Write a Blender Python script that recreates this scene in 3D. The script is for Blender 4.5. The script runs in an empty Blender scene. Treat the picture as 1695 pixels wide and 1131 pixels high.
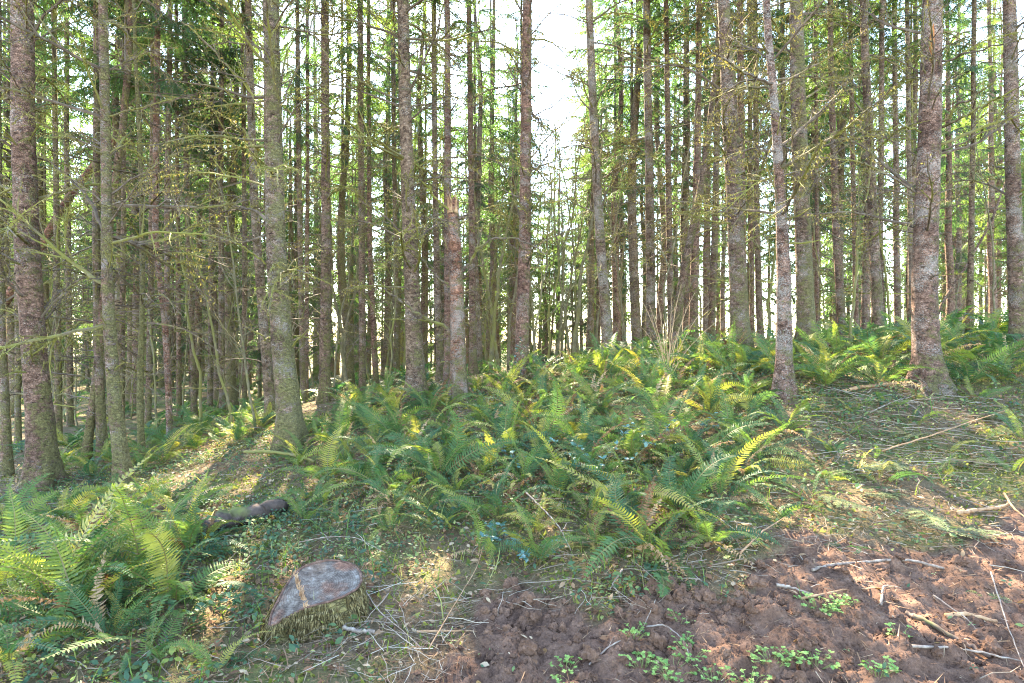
import bpy, math, random
import numpy as np
from mathutils import Vector, Matrix, Euler

# ------------------------------------------------------------------ camera, sky, sun
sc = bpy.context.scene
C = sc.collection
FPX, CX, CY, CAMZ = 1000.0, 847.5, 565.5, 1.6
cam_d = bpy.data.cameras.new('camera'); cam = bpy.data.objects.new('camera', cam_d); C.objects.link(cam)
cam_d.sensor_width = 36.0; cam_d.lens = 36.0 * FPX / 1695.0
cam_d.clip_start = 0.05; cam_d.clip_end = 3000.0
cam.location = (0, 0, CAMZ); cam.rotation_euler = (math.radians(90), 0, 0)
sc.camera = cam

SUN_AZ, SUN_EL = -14.0, 41.0            # degrees; azimuth from +Y towards +X
world = bpy.data.worlds.new('World'); sc.world = world; world.use_nodes = True
wn = world.node_tree.nodes; wl = world.node_tree.links; wn.clear()
wo = wn.new('ShaderNodeOutputWorld'); bg = wn.new('ShaderNodeBackground'); sky = wn.new('ShaderNodeTexSky')
sky.sky_type = 'NISHITA'; sky.sun_disc = False
sky.sun_elevation = math.radians(SUN_EL); sky.sun_rotation = math.radians(SUN_AZ)
sky.air_density = 1.0; sky.dust_density = 0.2; sky.ozone_density = 1.0
bg.inputs['Strength'].default_value = 0.15
wl.new(sky.outputs[0], bg.inputs[0]); wl.new(bg.outputs[0], wo.inputs[0])

sun_d = bpy.data.lights.new('sun', 'SUN'); sun = bpy.data.objects.new('sun', sun_d); C.objects.link(sun)
sun_d.energy = 4.8; sun_d.angle = math.radians(0.5); sun_d.color = (1.0, 0.88, 0.70)
_a, _e = math.radians(SUN_AZ), math.radians(SUN_EL)
SUNV = Vector((math.sin(_a)*math.cos(_e), math.cos(_a)*math.cos(_e), math.sin(_e)))
sun.rotation_euler = SUNV.to_track_quat('Z', 'Y').to_euler()

sc.view_settings.view_transform = 'Standard'; sc.view_settings.look = 'None'
sc.view_settings.exposure = 3.55; sc.view_settings.gamma = 1.0; sc.view_settings.use_curve_mapping = False
sc.view_settings.use_white_balance = True; sc.view_settings.white_balance_temperature = 7500; sc.view_settings.white_balance_tint = 8
sc.render.engine = 'CYCLES'
cy = sc.cycles
cy.max_bounces = 4; cy.diffuse_bounces = 2; cy.glossy_bounces = 1; cy.transmission_bounces = 2; cy.filter_width = 1.1; cy.transparent_max_bounces = 4
cy.use_denoising = True; cy.sample_clamp_indirect = 6.0
try:
    cy.denoiser = 'OPENIMAGEDENOISE'; cy.denoising_prefilter = 'NONE'
except Exception:
    pass

rng = random.Random(7); nr = np.random.RandomState(11)

# ------------------------------------------------------------------ helpers
class MB:
    """collects triangles, builds one mesh"""
    def __init__(s): s.V = []; s.F = []; s.M = []; s.R = []; s.n = 0
    def add(s, V, F, mat=0, rnd=0.5):
        V = np.asarray(V, float); F = np.asarray(F, int)
        if len(V) == 0 or len(F) == 0: return
        s.V.append(V); s.F.append(F + s.n); s.n += len(V)
        s.M.append(np.full(len(F), mat) if np.isscalar(mat) else np.asarray(mat))
        s.R.append(np.full(len(V), rnd) if np.isscalar(rnd) else np.asarray(rnd))
    def arrays(s):
        return np.concatenate(s.V), np.concatenate(s.F), np.concatenate(s.M), np.concatenate(s.R)
    def mesh(s, name, mats, smooth=False):
        V, F, M, R = s.arrays()
        me = bpy.data.meshes.new(name)
        me.vertices.add(len(V)); me.vertices.foreach_set('co', V.astype(np.float32).ravel())
        me.loops.add(len(F)*3); me.loops.foreach_set('vertex_index', F.astype(np.int32).ravel())
        me.polygons.add(len(F)); me.polygons.foreach_set('loop_start', np.arange(0, len(F)*3, 3, dtype=np.int32))
        for m in mats: me.materials.append(m)
        me.polygons.foreach_set('material_index', M.astype(np.int32))
        me.polygons.foreach_set('use_smooth', np.full(len(F), bool(smooth)))
        a = me.attributes.new('rnd', 'FLOAT', 'POINT'); a.data.foreach_set('value', R.astype(np.float32))
        me.update(calc_edges=True)
        return me

def obj(name, me, parent=None, loc=(0, 0, 0), rot=(0, 0, 0), scale=(1, 1, 1)):
    o = bpy.data.objects.new(name, me); C.objects.link(o)
    o.parent = parent; o.location = loc; o.rotation_euler = rot
    o.scale = scale if not np.isscalar(scale) else (scale,)*3
    return o
def empty(name, loc, rz=0.0):
    o = bpy.data.objects.new(name, None); C.objects.link(o)
    o.empty_display_size = 0.1; o.location = loc; o.rotation_euler = (0, 0, rz)
    return o
def tag(o, label=None, cat=None, group=None, kind=None):
    if label: o['label'] = label
    if cat: o['category'] = cat
    if group: o['group'] = group
    if kind: o['kind'] = kind
    return o

def frames(P):
    P = np.asarray(P, float); n = len(P)
    T = np.zeros_like(P); T[1:-1] = P[2:] - P[:-2]; T[0] = P[1] - P[0]; T[-1] = P[-1] - P[-2]
    T /= np.linalg.norm(T, axis=1)[:, None] + 1e-12
    N = np.zeros_like(P)
    ref = np.array([0, 0, 1.0]) if abs(T[0][2]) < 0.9 else np.array([0, 1.0, 0])
    v = np.cross(ref, T[0]); v /= np.linalg.norm(v); N[0] = v
    for i in range(1, n):
        v = N[i-1] - T[i]*np.dot(N[i-1], T[i]); l = np.linalg.norm(v)
        N[i] = v/l if l > 1e-9 else N[i-1]
    return T, N, np.cross(T, N)
def tube(P, R, sides=5, cap=True):
    P = np.asarray(P, float); n = len(P); R = np.broadcast_to(np.asarray(R, float), (n,))
    T, N, B = frames(P)
    a = np.arange(sides)*2*math.pi/sides
    V = P[:, None, :] + R[:, None, None]*(np.cos(a)[None, :, None]*N[:, None, :] + np.sin(a)[None, :, None]*B[:, None, :])
    V = V.reshape(-1, 3)
    i = np.arange(n-1)[:, None]*sides; j = np.arange(sides)[None, :]; k = (j+1) % sides
    q = np.stack([i+j, i+k, i+sides+k, i+sides+j], -1).reshape(-1, 4)
    F = np.concatenate([q[:, [0, 1, 2]], q[:, [0, 2, 3]]])
    if cap:
        b = (n-1)*sides
        F = np.concatenate([F, [[b, b+t, b+t+1] for t in range(1, sides-1)], [[0, t+1, t] for t in range(1, sides-1)]])
    return V, F
def rotz(V, a):
    c, s = math.cos(a), math.sin(a)
    return np.stack([V[:, 0]*c - V[:, 1]*s, V[:, 0]*s + V[:, 1]*c, V[:, 2]], 1)
def roty(V, a):        # positive a lifts +X towards +Z
    c, s = math.cos(a), math.sin(a)
    return np.stack([V[:, 0]*c - V[:, 2]*s, V[:, 1], V[:, 0]*s + V[:, 2]*c], 1)
def rotx(V, a):
    c, s = math.cos(a), math.sin(a)
    return np.stack([V[:, 0], V[:, 1]*c - V[:, 2]*s, V[:, 1]*s + V[:, 2]*c], 1)

def _hash(ix, iy, iz):
    h = (ix*374761393 + iy*668265263 + iz*2147483647*31 + 974711) & 0xffffffff
    h = ((h ^ (h >> 13))*1274126177) & 0xffffffff
    h = (h ^ (h >> 16)) & 0xffffffff
    return h/4294967295.0
def vnoise(P):
    P = np.asarray(P, float); I = np.floor(P).astype(np.int64); f = P - I; u = f*f*(3 - 2*f)
    r = 0.0
    for dx in (0, 1):
        for dy in (0, 1):
            for dz in (0, 1):
                w = (u[:, 0] if dx else 1-u[:, 0])*(u[:, 1] if dy else 1-u[:, 1])*(u[:, 2] if dz else 1-u[:, 2])
                r = r + w*_hash(I[:, 0]+dx, I[:, 1]+dy, I[:, 2]+dz)
    return r*2 - 1
def fbm(P, oct=4):
    r = 0.0; a = 0.5
    for k in range(oct):
        r = r + a*vnoise(np.asarray(P)*(2.03**k) + 17.3*k); a *= 0.5
    return r

# ------------------------------------------------------------------ materials
def new_mat(name):
    m = bpy.data.materials.new(name); m.use_nodes = True
    nt = m.node_tree; nt.nodes.clear()
    out = nt.nodes.new('ShaderNodeOutputMaterial')
    return m, nt, out
def N(nt, t, **kw):
    n = nt.nodes.new(t)
    for k, v in kw.items():
        if k.startswith('i_'): n.inputs[k[2:].replace('_', ' ')].default_value = v
        else: setattr(n, k, v)
    return n
def ramp(nt, stops, interp='LINEAR'):
    n = nt.nodes.new('ShaderNodeValToRGB'); cr = n.color_ramp; cr.interpolation = interp
    while len(cr.elements) < len(stops): cr.elements.new(0.5)
    for e, (p, c) in zip(cr.elements, stops):
        e.position = p; e.color = (*c, 1) if len(c) == 3 else c
    return n
def mixc(nt, fac, a, b, mode='MIX'):
    n = nt.nodes.new('ShaderNodeMix'); n.data_type = 'RGBA'; n.blend_type = mode
    for s, v in ((n.inputs[0], fac), (n.inputs[6], a), (n.inputs[7], b)):
        if hasattr(v, 'is_output'): nt.links.new(v, s)
        else: s.default_value = v if np.isscalar(v) else (*v, 1)
    return n.outputs[2]
def math_(nt, op, a, b=None, clamp=False):
    n = nt.nodes.new('ShaderNodeMath'); n.operation = op; n.use_clamp = clamp
    for s, v in ((n.inputs[0], a), (n.inputs[1], b)):
        if v is None: continue
        if hasattr(v, 'is_output'): nt.links.new(v, s)
        else: s.default_value = v
    return n.outputs[0]
def noise(nt, vec, scale, detail=4, rough=0.55):
    n = N(nt, 'ShaderNodeTexNoise'); n.inputs['Scale'].default_value = scale
    n.inputs['Detail'].default_value = detail; n.inputs['Roughness'].default_value = rough
    nt.links.new(vec, n.inputs['Vector']); return n.outputs['Fac']
def obattr(nt, name):
    n = N(nt, 'ShaderNodeAttribute', attribute_type='OBJECT', attribute_name=name); return n.outputs['Fac']
def gattr(nt, name):
    n = N(nt, 'ShaderNodeAttribute', attribute_type='GEOMETRY', attribute_name=name); return n

def bark_material():
    m, nt, out = new_mat('conifer_bark'); L = nt.links
    tc = N(nt, 'ShaderNodeTexCoord'); mp = N(nt, 'ShaderNodeMapping'); mp.inputs['Scale'].default_value = (1, 1, 1.5)
    L.new(tc.outputs['Object'], mp.inputs[0]); P = mp.outputs[0]; PO = tc.outputs['Object']
    info = N(nt, 'ShaderNodeObjectInfo')
    off = N(nt, 'ShaderNodeVectorMath', operation='ADD'); L.new(P, off.inputs[0])
    cmb = N(nt, 'ShaderNodeCombineXYZ')
    L.new(math_(nt, 'MULTIPLY', info.outputs['Random'], 37.0), cmb.inputs[0]); L.new(cmb.outputs[0], off.inputs[1]); P = off.outputs[0]
    n1 = noise(nt, P, 16, 8, 0.7)
    base = ramp(nt, [(0.30, (0.03, 0.02, 0.018)), (0.43, (0.125, 0.086, 0.072)), (0.56, (0.27, 0.197, 0.168)), (0.72, (0.44, 0.35, 0.305))]); L.new(n1, base.inputs[0])
    dz = N(nt, 'ShaderNodeVectorMath', operation='ADD'); nd = N(nt, 'ShaderNodeTexNoise'); nd.inputs['Scale'].default_value = 9; L.new(P, nd.inputs['Vector'])
    sc_ = N(nt, 'ShaderNodeVectorMath', operation='SCALE'); sc_.inputs['Scale'].default_value = 0.10; L.new(nd.outputs['Color'], sc_.inputs[0]); L.new(P, dz.inputs[0]); L.new(sc_.outputs[0], dz.inputs[1])
    ve = N(nt, 'ShaderNodeTexVoronoi', feature='DISTANCE_TO_EDGE'); ve.inputs['Scale'].default_value = 36; L.new(dz.outputs[0], ve.inputs['Vector'])
    vc = N(nt, 'ShaderNodeTexVoronoi'); vc.inputs['Scale'].default_value = 36; L.new(dz.outputs[0], vc.inputs['Vector'])
    crk = ramp(nt, [(0.0, (0.30, 0.28, 0.27)), (0.10, (1, 1, 1))]); L.new(ve.outputs['Distance'], crk.inputs[0])
    cellv = N(nt, 'ShaderNodeSeparateColor'); L.new(vc.outputs['Color'], cellv.inputs[0])
    cell = ramp(nt, [(0.0, (0.62, 0.58, 0.58)), (0.5, (1.0, 0.97, 0.95)), (1.0, (1.42, 1.36, 1.34))]); L.new(cellv.outputs[0], cell.inputs[0])
    # big tonal drift
    n0 = noise(nt, P, 1.7, 3); drift = ramp(nt, [(0.3, (0.58, 0.50, 0.48)), (0.7, (1.2, 1.1, 1.05))]); L.new(n0, drift.inputs[0])
    col = mixc(nt, 1.0, mixc(nt, 0.42, mixc(nt, 0.5, base.outputs[0], cell.outputs[0], 'MULTIPLY'), crk.outputs[0], 'MULTIPLY'), drift.outputs[0], 'MULTIPLY')
    tone = ramp(nt, [(0.0, (1.12, 0.96, 0.92)), (0.5, (1.0, 0.98, 0.94)), (1.0, (0.98, 1.04, 0.9))]); L.new(info.outputs['Random'], tone.inputs[0])
    col = mixc(nt, 1.0, col, tone.outputs[0], 'MULTIPLY')
    red = mixc(nt, obattr(nt, 'peel'), col, mixc(nt, 1.0, col, (1.4, 0.86, 0.66), 'MULTIPLY'))
    # pale lichen
    nl = noise(nt, P, 62, 5, 0.75); nl2 = noise(nt, P, 3.1, 3)
    lf = math_(nt, 'ADD', math_(nt, 'MULTIPLY', nl, 0.75), math_(nt, 'MULTIPLY', nl2, 0.45))
    lf = math_(nt, 'ADD', lf, math_(nt, 'MULTIPLY', obattr(nt, 'lichen'), 0.22))
    lr = ramp(nt, [(0.70, (0, 0, 0)), (0.76, (1, 1, 1))]); L.new(lf, lr.inputs[0])
    col = mixc(nt, math_(nt, 'MULTIPLY', lr.outputs[0], 0.6), red, (0.40, 0.37, 0.345))
    # moss: patches, thicker towards the foot
    sx = N(nt, 'ShaderNodeSeparateXYZ'); L.new(PO, sx.inputs[0])
    nm = noise(nt, P, 5.0, 7, 0.72); nm2 = noise(nt, P, 30, 3, 0.6)
    hf = math_(nt, 'MULTIPLY', math_(nt, 'MAXIMUM', math_(nt, 'SUBTRACT', 1.0, math_(nt, 'MULTIPLY', sx.outputs[2], 0.6)), 0.0), 0.13)
    mf = math_(nt, 'ADD', math_(nt, 'ADD', nm, math_(nt, 'MULTIPLY', math_(nt, 'SUBTRACT', nm2, 0.5), 0.3)), math_(nt, 'ADD', hf, math_(nt, 'MULTIPLY', obattr(nt, 'moss'), 0.3)))
    gn = N(nt, 'ShaderNodeNewGeometry'); sn = N(nt, 'ShaderNodeSeparateXYZ'); L.new(gn.outputs['True Normal'], sn.inputs[0])
    mf = math_(nt, 'ADD', mf, math_(nt, 'MULTIPLY', sn.outputs[0], 0.09))
    mr = ramp(nt, [(0.62, (0, 0, 0)), (0.76, (1, 1, 1))]); L.new(mf, mr.inputs[0])
    mcol = ramp(nt, [(0.3, (0.075, 0.07, 0.03)), (0.7, (0.235, 0.215, 0.085))]); L.new(nm2, mcol.inputs[0])
    col = mixc(nt, math_(nt, 'MULTIPLY', mr.outputs[0], 0.85), col, mcol.outputs[0])
    b = N(nt, 'ShaderNodeBsdfPrincipled'); b.inputs['Roughness'].default_value = 0.9; b.inputs['Specular IOR Level'].default_value = 0.2
    L.new(col, b.inputs['Base Color'])
    vo = N(nt, 'ShaderNodeTexVoronoi'); vo.inputs['Scale'].default_value = 34; L.new(P, vo.inputs['Vector'])
    h = math_(nt, 'ADD', math_(nt, 'MULTIPLY', n1, 0.7), math_(nt, 'MULTIPLY', math_(nt, 'MINIMUM', ve.outputs['Distance'], 0.15), 2.5))
    h = math_(nt, 'ADD', h, math_(nt, 'MULTIPLY', math_(nt, 'MULTIPLY', mr.outputs[0], nm2), 0.8))
    bu = N(nt, 'ShaderNodeBump'); bu.inputs['Strength'].default_value = 1.0; bu.inputs['Distance'].default_value = 0.03
    L.new(h, bu.inputs['Height']); L.new(bu.outputs[0], b.inputs['Normal'])
    L.new(b.outputs[0], out.inputs[0]); return m

def leaf_material(name, stops, trans=0.4, rough=0.5, use='OBJ', nscale=6.0, tgain=1.5, spec=0.3, backpale=None):
    """leaf: diffuse/gloss front + translucent; colour by object random or by per-leaf attribute"""
    m, nt, out = new_mat(name); L = nt.links
    tc = N(nt, 'ShaderNodeTexCoord')
    if use == 'OBJ':
        src = N(nt, 'ShaderNodeObjectInfo').outputs['Random']
        src = math_(nt, 'ADD', src, math_(nt, 'MULTIPLY', math_(nt, 'SUBTRACT', noise(nt, tc.outputs['Object'], nscale, 3), 0.5), 0.45))
    elif use == 'BOTH':
        src = math_(nt, 'ADD', math_(nt, 'MULTIPLY', N(nt, 'ShaderNodeObjectInfo').outputs['Random'], 0.55), math_(nt, 'MULTIPLY', gattr(nt, 'rnd').outputs['Fac'], 0.45))
    else:
        src = gattr(nt, 'rnd').outputs['Fac']
    cr = ramp(nt, stops); L.new(src, cr.inputs[0]); col = cr.outputs[0]
    b = N(nt, 'ShaderNodeBsdfPrincipled'); b.inputs['Roughness'].default_value = rough; b.inputs['Specular IOR Level'].default_value = spec
    L.new(col, b.inputs['Base Color'])
    if trans > 0:
        t = N(nt, 'ShaderNodeBsdfTranslucent')
        L.new(mixc(nt, 1.0, col, (tgain*1.1, tgain*1.12, tgain*0.5), 'MULTIPLY'), t.inputs[0])
        mx = N(nt, 'ShaderNodeMixShader'); mx.inputs[0].default_value = trans
        L.new(b.outputs[0], mx.inputs[1]); L.new(t.outputs[0], mx.inputs[2]); L.new(mx.outputs[0], out.inputs[0])
    else:
        L.new(b.outputs[0], out.inputs[0])
    return m

def wood_material(name, stops, moss=0.0, mosscol=(0.2, 0.2, 0.05), scale=14, rough=0.85):
    m, nt, out = new_mat(name); L = nt.links
    tc = N(nt, 'ShaderNodeTexCoord'); P = tc.outputs['Object']
    n1 = noise(nt, P, scale, 6, 0.65); cr = ramp(nt, stops); L.new(n1, cr.inputs[0]); col = cr.outputs[0]
    if moss > 0:
        n2 = noise(nt, P, 2.6, 4, 0.6)
        inf = N(nt, 'ShaderNodeObjectInfo').outputs['Random']
        f = math_(nt, 'ADD', n2, math_(nt, 'ADD', math_(nt, 'MULTIPLY', math_(nt, 'SUBTRACT', inf, 0.5), 0.25), moss*0.5))
        mr = ramp(nt, [(0.58, (0, 0, 0)), (0.72, (1, 1, 1))]); L.new(f, mr.inputs[0])
        col = mixc(nt, math_(nt, 'MULTIPLY', mr.outputs[0], 0.9), col, mosscol)
    b = N(nt, 'ShaderNodeBsdfPrincipled'); b.inputs['Roughness'].default_value = rough; b.inputs['Specular IOR Level'].default_value = 0.2
    L.new(col, b.inputs['Base Color'])
    bu = N(nt, 'ShaderNodeBump'); bu.inputs['Strength'].default_value = 0.6; bu.inputs['Distance'].default_value = 0.006
    L.new(n1, bu.inputs['Height']); L.new(bu.outputs[0], b.inputs['Normal'])
    L.new(b.outputs[0], out.inputs[0]); return m

M_BARK = bark_material()
M_BRANCH = wood_material('dead_branch_wood', [(0.3, (0.05, 0.036, 0.03)), (0.55, (0.12, 0.09, 0.07)), (0.75, (0.24, 0.2, 0.17))], moss=0.22, mosscol=(0.17, 0.165, 0.04))
M_ALDER = wood_material('mossy_alder_bark', [(0.3, (0.07, 0.06, 0.035)), (0.6, (0.16, 0.14, 0.09)), (0.8, (0.3, 0.27, 0.2))], moss=0.2, mosscol=(0.15, 0.145, 0.045), scale=8)
M_MOSS = leaf_material('hanging_moss', [(0.1, (0.10, 0.085, 0.03)), (0.5, (0.20, 0.17, 0.065)), (0.9, (0.33, 0.28, 0.12))], trans=0.18, rough=0.9, use='GEO', spec=0.1)
M_NEEDLE = leaf_material('conifer_needles', [(0.0, (0.028, 0.060, 0.040)), (0.4, (0.043, 0.088, 0.050)), (0.7, (0.068, 0.112, 0.048)), (1.0, (0.11, 0.145, 0.055))], trans=0.5, rough=0.55, use='BOTH', tgain=2.0)
M_FERN = leaf_material('fern_frond_green', [(0.0, (0.034, 0.088, 0.050)), (0.3, (0.058, 0.118, 0.050)), (0.58, (0.09, 0.148, 0.046)), (0.82, (0.15, 0.185, 0.048)), (1.0, (0.28, 0.25, 0.07))], trans=0.36, rough=0.6, use='OBJ', nscale=2.0, tgain=1.7, spec=0.2)
M_FERN_G = leaf_material('fern_mass_green', [(0.0, (0.022, 0.07, 0.04)), (0.35, (0.035, 0.095, 0.04)), (0.7, (0.07, 0.13, 0.036)), (1.0, (0.15, 0.17, 0.04))], trans=0.4, rough=0.45, use='GEO', tgain=1.9)
M_FERN_DEAD = leaf_material('fern_frond_dead', [(0.0, (0.13, 0.065, 0.04)), (0.5, (0.24, 0.14, 0.085)), (1.0, (0.42, 0.30, 0.20))], trans=0.25, rough=0.8, use='OBJ', spec=0.1, tgain=1.2)
M_RACHIS = leaf_material('fern_stalk', [(0.0, (0.10, 0.09, 0.03)), (1.0, (0.2, 0.15, 0.06))], trans=0.0, rough=0.6)
M_COVER = leaf_material('trailing_leaves', [(0.0, (0.035, 0.08, 0.055)), (0.4, (0.06, 0.12, 0.065)), (0.75, (0.10, 0.16, 0.07)), (0.93, (0.18, 0.23, 0.08)), (1.0, (0.30, 0.31, 0.12))], trans=0.3, rough=0.55, use='GEO', spec=0.2)
M_LITTER = leaf_material('leaf_litter', [(0.0, (0.08, 0.04, 0.025)), (0.35, (0.19, 0.10, 0.06)), (0.65, (0.28, 0.18, 0.11)), (1.0, (0.42, 0.32, 0.22))], trans=0.15, rough=0.8, use='GEO', spec=0.15)
M_TWIG = leaf_material('twig_litter', [(0.0, (0.07, 0.042, 0.03)), (0.4, (0.13, 0.09, 0.065)), (0.8, (0.25, 0.2, 0.16)), (1.0, (0.4, 0.36, 0.31))], trans=0.0, rough=0.8, use='GEO', spec=0.15)
M_MOSSMAT = leaf_material('ground_moss', [(0.0, (0.07, 0.10, 0.03)), (0.5, (0.15, 0.17, 0.045)), (1.0, (0.27, 0.27, 0.09))], trans=0.35, rough=0.9, use='GEO', spec=0.1)
M_GRASS = leaf_material('grass_blades', [(0.0, (0.07, 0.15, 0.03)), (0.6, (0.14, 0.22, 0.05)), (1.0, (0.34, 0.32, 0.16))], trans=0.4, rough=0.5, use='GEO')
M_SEED = leaf_material('seedling_leaf', [(0.0, (0.10, 0.21, 0.055)), (1.0, (0.22, 0.35, 0.10))], trans=0.25, rough=0.55, use='OBJ', tgain=1.2)
M_HOLLY = leaf_material('blue_green_leaf', [(0.0, (0.03, 0.10, 0.085)), (0.6, (0.06, 0.16, 0.14)), (1.0, (0.12, 0.21, 0.20))], trans=0.12, rough=0.35, use='OBJ', spec=0.6)
M_STICK = wood_material('weathered_stick', [(0.3, (0.09, 0.065, 0.055)), (0.5, (0.22, 0.175, 0.15)), (0.7, (0.38, 0.33, 0.28))], moss=0.0, scale=22)
M_STICKT = wood_material('tan_stick', [(0.3, (0.17, 0.09, 0.05)), (0.55, (0.36, 0.22, 0.13)), (0.75, (0.52, 0.36, 0.22))], moss=0.0, scale=18)
M_LOG = wood_material('rotten_log', [(0.3, (0.03, 0.022, 0.02)), (0.55, (0.09, 0.065, 0.055)), (0.8, (0.2, 0.15, 0.13))], moss=0.12, mosscol=(0.15, 0.17, 0.045), scale=9)

# ------------------------------------------------------------------ terrain
CTRL = []                                             # pixel + distance -> a point of the ground
for px, py, Y in [(72, 800, 7.2), (205, 805, 7.0), (482, 742, 7.5), (690, 668, 9.4), (760, 660, 9.5), (862, 628, 10.6), (537, 670, 11.0),
                  (1298, 655, 7.0), (1537, 640, 7.2), (1225, 585, 10.0), (1335, 580, 10.2), (1452, 556, 12.0), (1688, 575, 9.0), (1005, 598, 12.0),
                  (1077, 585, 14.0), (900, 740, 6.2), (1000, 870, 4.5), (1400, 1000, 3.4), (1400, 885, 4.4), (1650, 800, 5.3), (1300, 800, 5.1),
                  (500, 1076, 3.22), (445, 1066, 3.28), (610, 1040, 3.35), (100, 1110, 3.0), (700, 1131, 2.85), (1000, 1131, 2.9), (1695, 1131, 2.95), (350, 690, 16), (100, 710, 14),
                  (620, 645, 16), (10, 790, 8), (900, 612, 17), (140, 765, 9.5), (280, 748, 9.5), (400, 830, 5.8), (650, 830, 5.2), (1100, 700, 7.0),
                  (20, 950, 4.3), (1600, 560, 14), (1200, 565, 16)]:
    CTRL.append(((px-CX)/FPX*Y, Y, CAMZ-(py-CY)/FPX*Y))
CTRL += [(-14, 24, -0.6), (-22, 40, -1.2), (0, 26, 0.4), (2, 42, -0.5), (12, 24, 1.7), (22, 40, 0.6), (30, 18, 2.6), (14, 9, 2.5), (9, 4, 1.0),
         (-12, 8, -0.6), (-10, 3, -0.4), (0, 0, 0.0), (-6, -6, -0.1), (6, -6, 0.2), (0, -14, 0), (5, 1, 0.25), (-30, 18, -1.2), (0, 60, -1.5), (-40, 60, -2), (40, 60, -0.5)]
CT = np.array(CTRL)
def _U(d2): return np.where(d2 > 1e-12, 0.5*d2*np.log(d2 + 1e-12), 0.0)
def _fit():
    n = len(CT); K = _U(((CT[:, None, :2]-CT[None, :, :2])**2).sum(-1)) + np.eye(n)*0.12
    P = np.c_[np.ones(n), CT[:, :2]]
    A = np.zeros((n+3, n+3)); A[:n, :n] = K; A[:n, n:] = P; A[n:, :n] = P.T
    return np.linalg.solve(A, np.r_[CT[:, 2], 0, 0, 0])
TPS = _fit()
def gz(x, y):
    x = np.atleast_1d(np.asarray(x, float)); y = np.atleast_1d(np.asarray(y, float))
    r = np.hypot(x, y); k = np.minimum(1.0, 62.0/np.maximum(r, 1e-6)); xx = x*k; yy = np.maximum(y*k, -16)
    out = np.empty(len(x))
    for s in range(0, len(x), 20000):
        a = xx[s:s+20000]; b = yy[s:s+20000]
        d2 = (a[:, None]-CT[None, :, 0])**2 + (b[:, None]-CT[None, :, 1])**2
        out[s:s+20000] = _U(d2) @ TPS[:-3] + TPS[-3] + TPS[-2]*a + TPS[-1]*b
    f = np.clip((r-60)/200, 0, 1)
    return out*(1-f) + (-4.0)*f
def gz1(x, y): return float(gz([x], [y])[0])
_YS = np.concatenate([np.linspace(1.6, 12, 900), np.linspace(12.05, 60, 700)])
def hit(px, py):
    X = (px-CX)/FPX*_YS; Z = CAMZ-(py-CY)/FPX*_YS; g = gz(X, _YS)
    k = np.argmax(Z < g)
    if not (Z < g).any(): k = len(_YS)-1
    return float(X[k]), float(_YS[k]), float(g[k])
def w(px, py, Y): return np.array([(px-CX)/FPX*Y, Y, CAMZ-(py-CY)/FPX*Y])
def to_px(p): return CX + FPX*p[0]/p[1], CY - FPX*(p[2]-CAMZ)/p[1]

def in_poly(x, y, poly):
    x = np.asarray(x, float); y = np.asarray(y, float); r = np.zeros(len(x), bool); n = len(poly); j = n-1
    for i in range(n):
        xi, yi = poly[i]; xj, yj = poly[j]
        c = ((yi > y) != (yj > y)) & (x < (xj-xi)*(y-yi)/(yj-yi+1e-12)+xi); r ^= c; j = i
    return r
def world_poly(pxs): return [hit(*p)[:2] for p in pxs]
SOIL = world_poly([(640, 1131), (700, 1075), (760, 1030), (815, 985), (870, 965), (960, 970), (1060, 990), (1180, 965), (1235, 905), (1290, 872), (1400, 895), (1480, 915), (1560, 925), (1620, 880), (1694, 830)])
SOIL = SOIL + [(8, 5.0), (8, -3), (-0.8, -3), (-0.6, 2.0)]
def soil_mask(x, y):
    P = np.c_[x, y, np.zeros(len(x))]
    jx = fbm(P*2.2, 3)*0.35; jy = fbm(P*2.2+50, 3)*0.35
    m = 0.0
    for dx, dy in ((0, 0), (.09, 0), (-.09, 0), (0, .09), (0, -.09)): m = m + in_poly(x+jx+dx, y+jy+dy, SOIL)*0.2
    return m
def ground_detail(x, y, sm):
    r = np.hypot(x, y); near = np.clip((14-r)/6, 0, 1)
    P = np.c_[x, y, np.zeros(len(x))]
    d = fbm(P*0.9, 3)*0.10 + fbm(P*4.0, 3)*0.035
    c = np.abs(fbm(P*5.5+9, 4)); cl = fbm(P*11+31, 4)
    soil = 0.10*c + 0.055*np.maximum(cl, -0.2) + 0.034*fbm(P*22, 3) - 0.03
    return near*(d*0.7 + sm*soil) + (1-near)*fbm(P*0.25, 3)*0.5*np.clip((r-14)/10, 0, 1)

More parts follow.
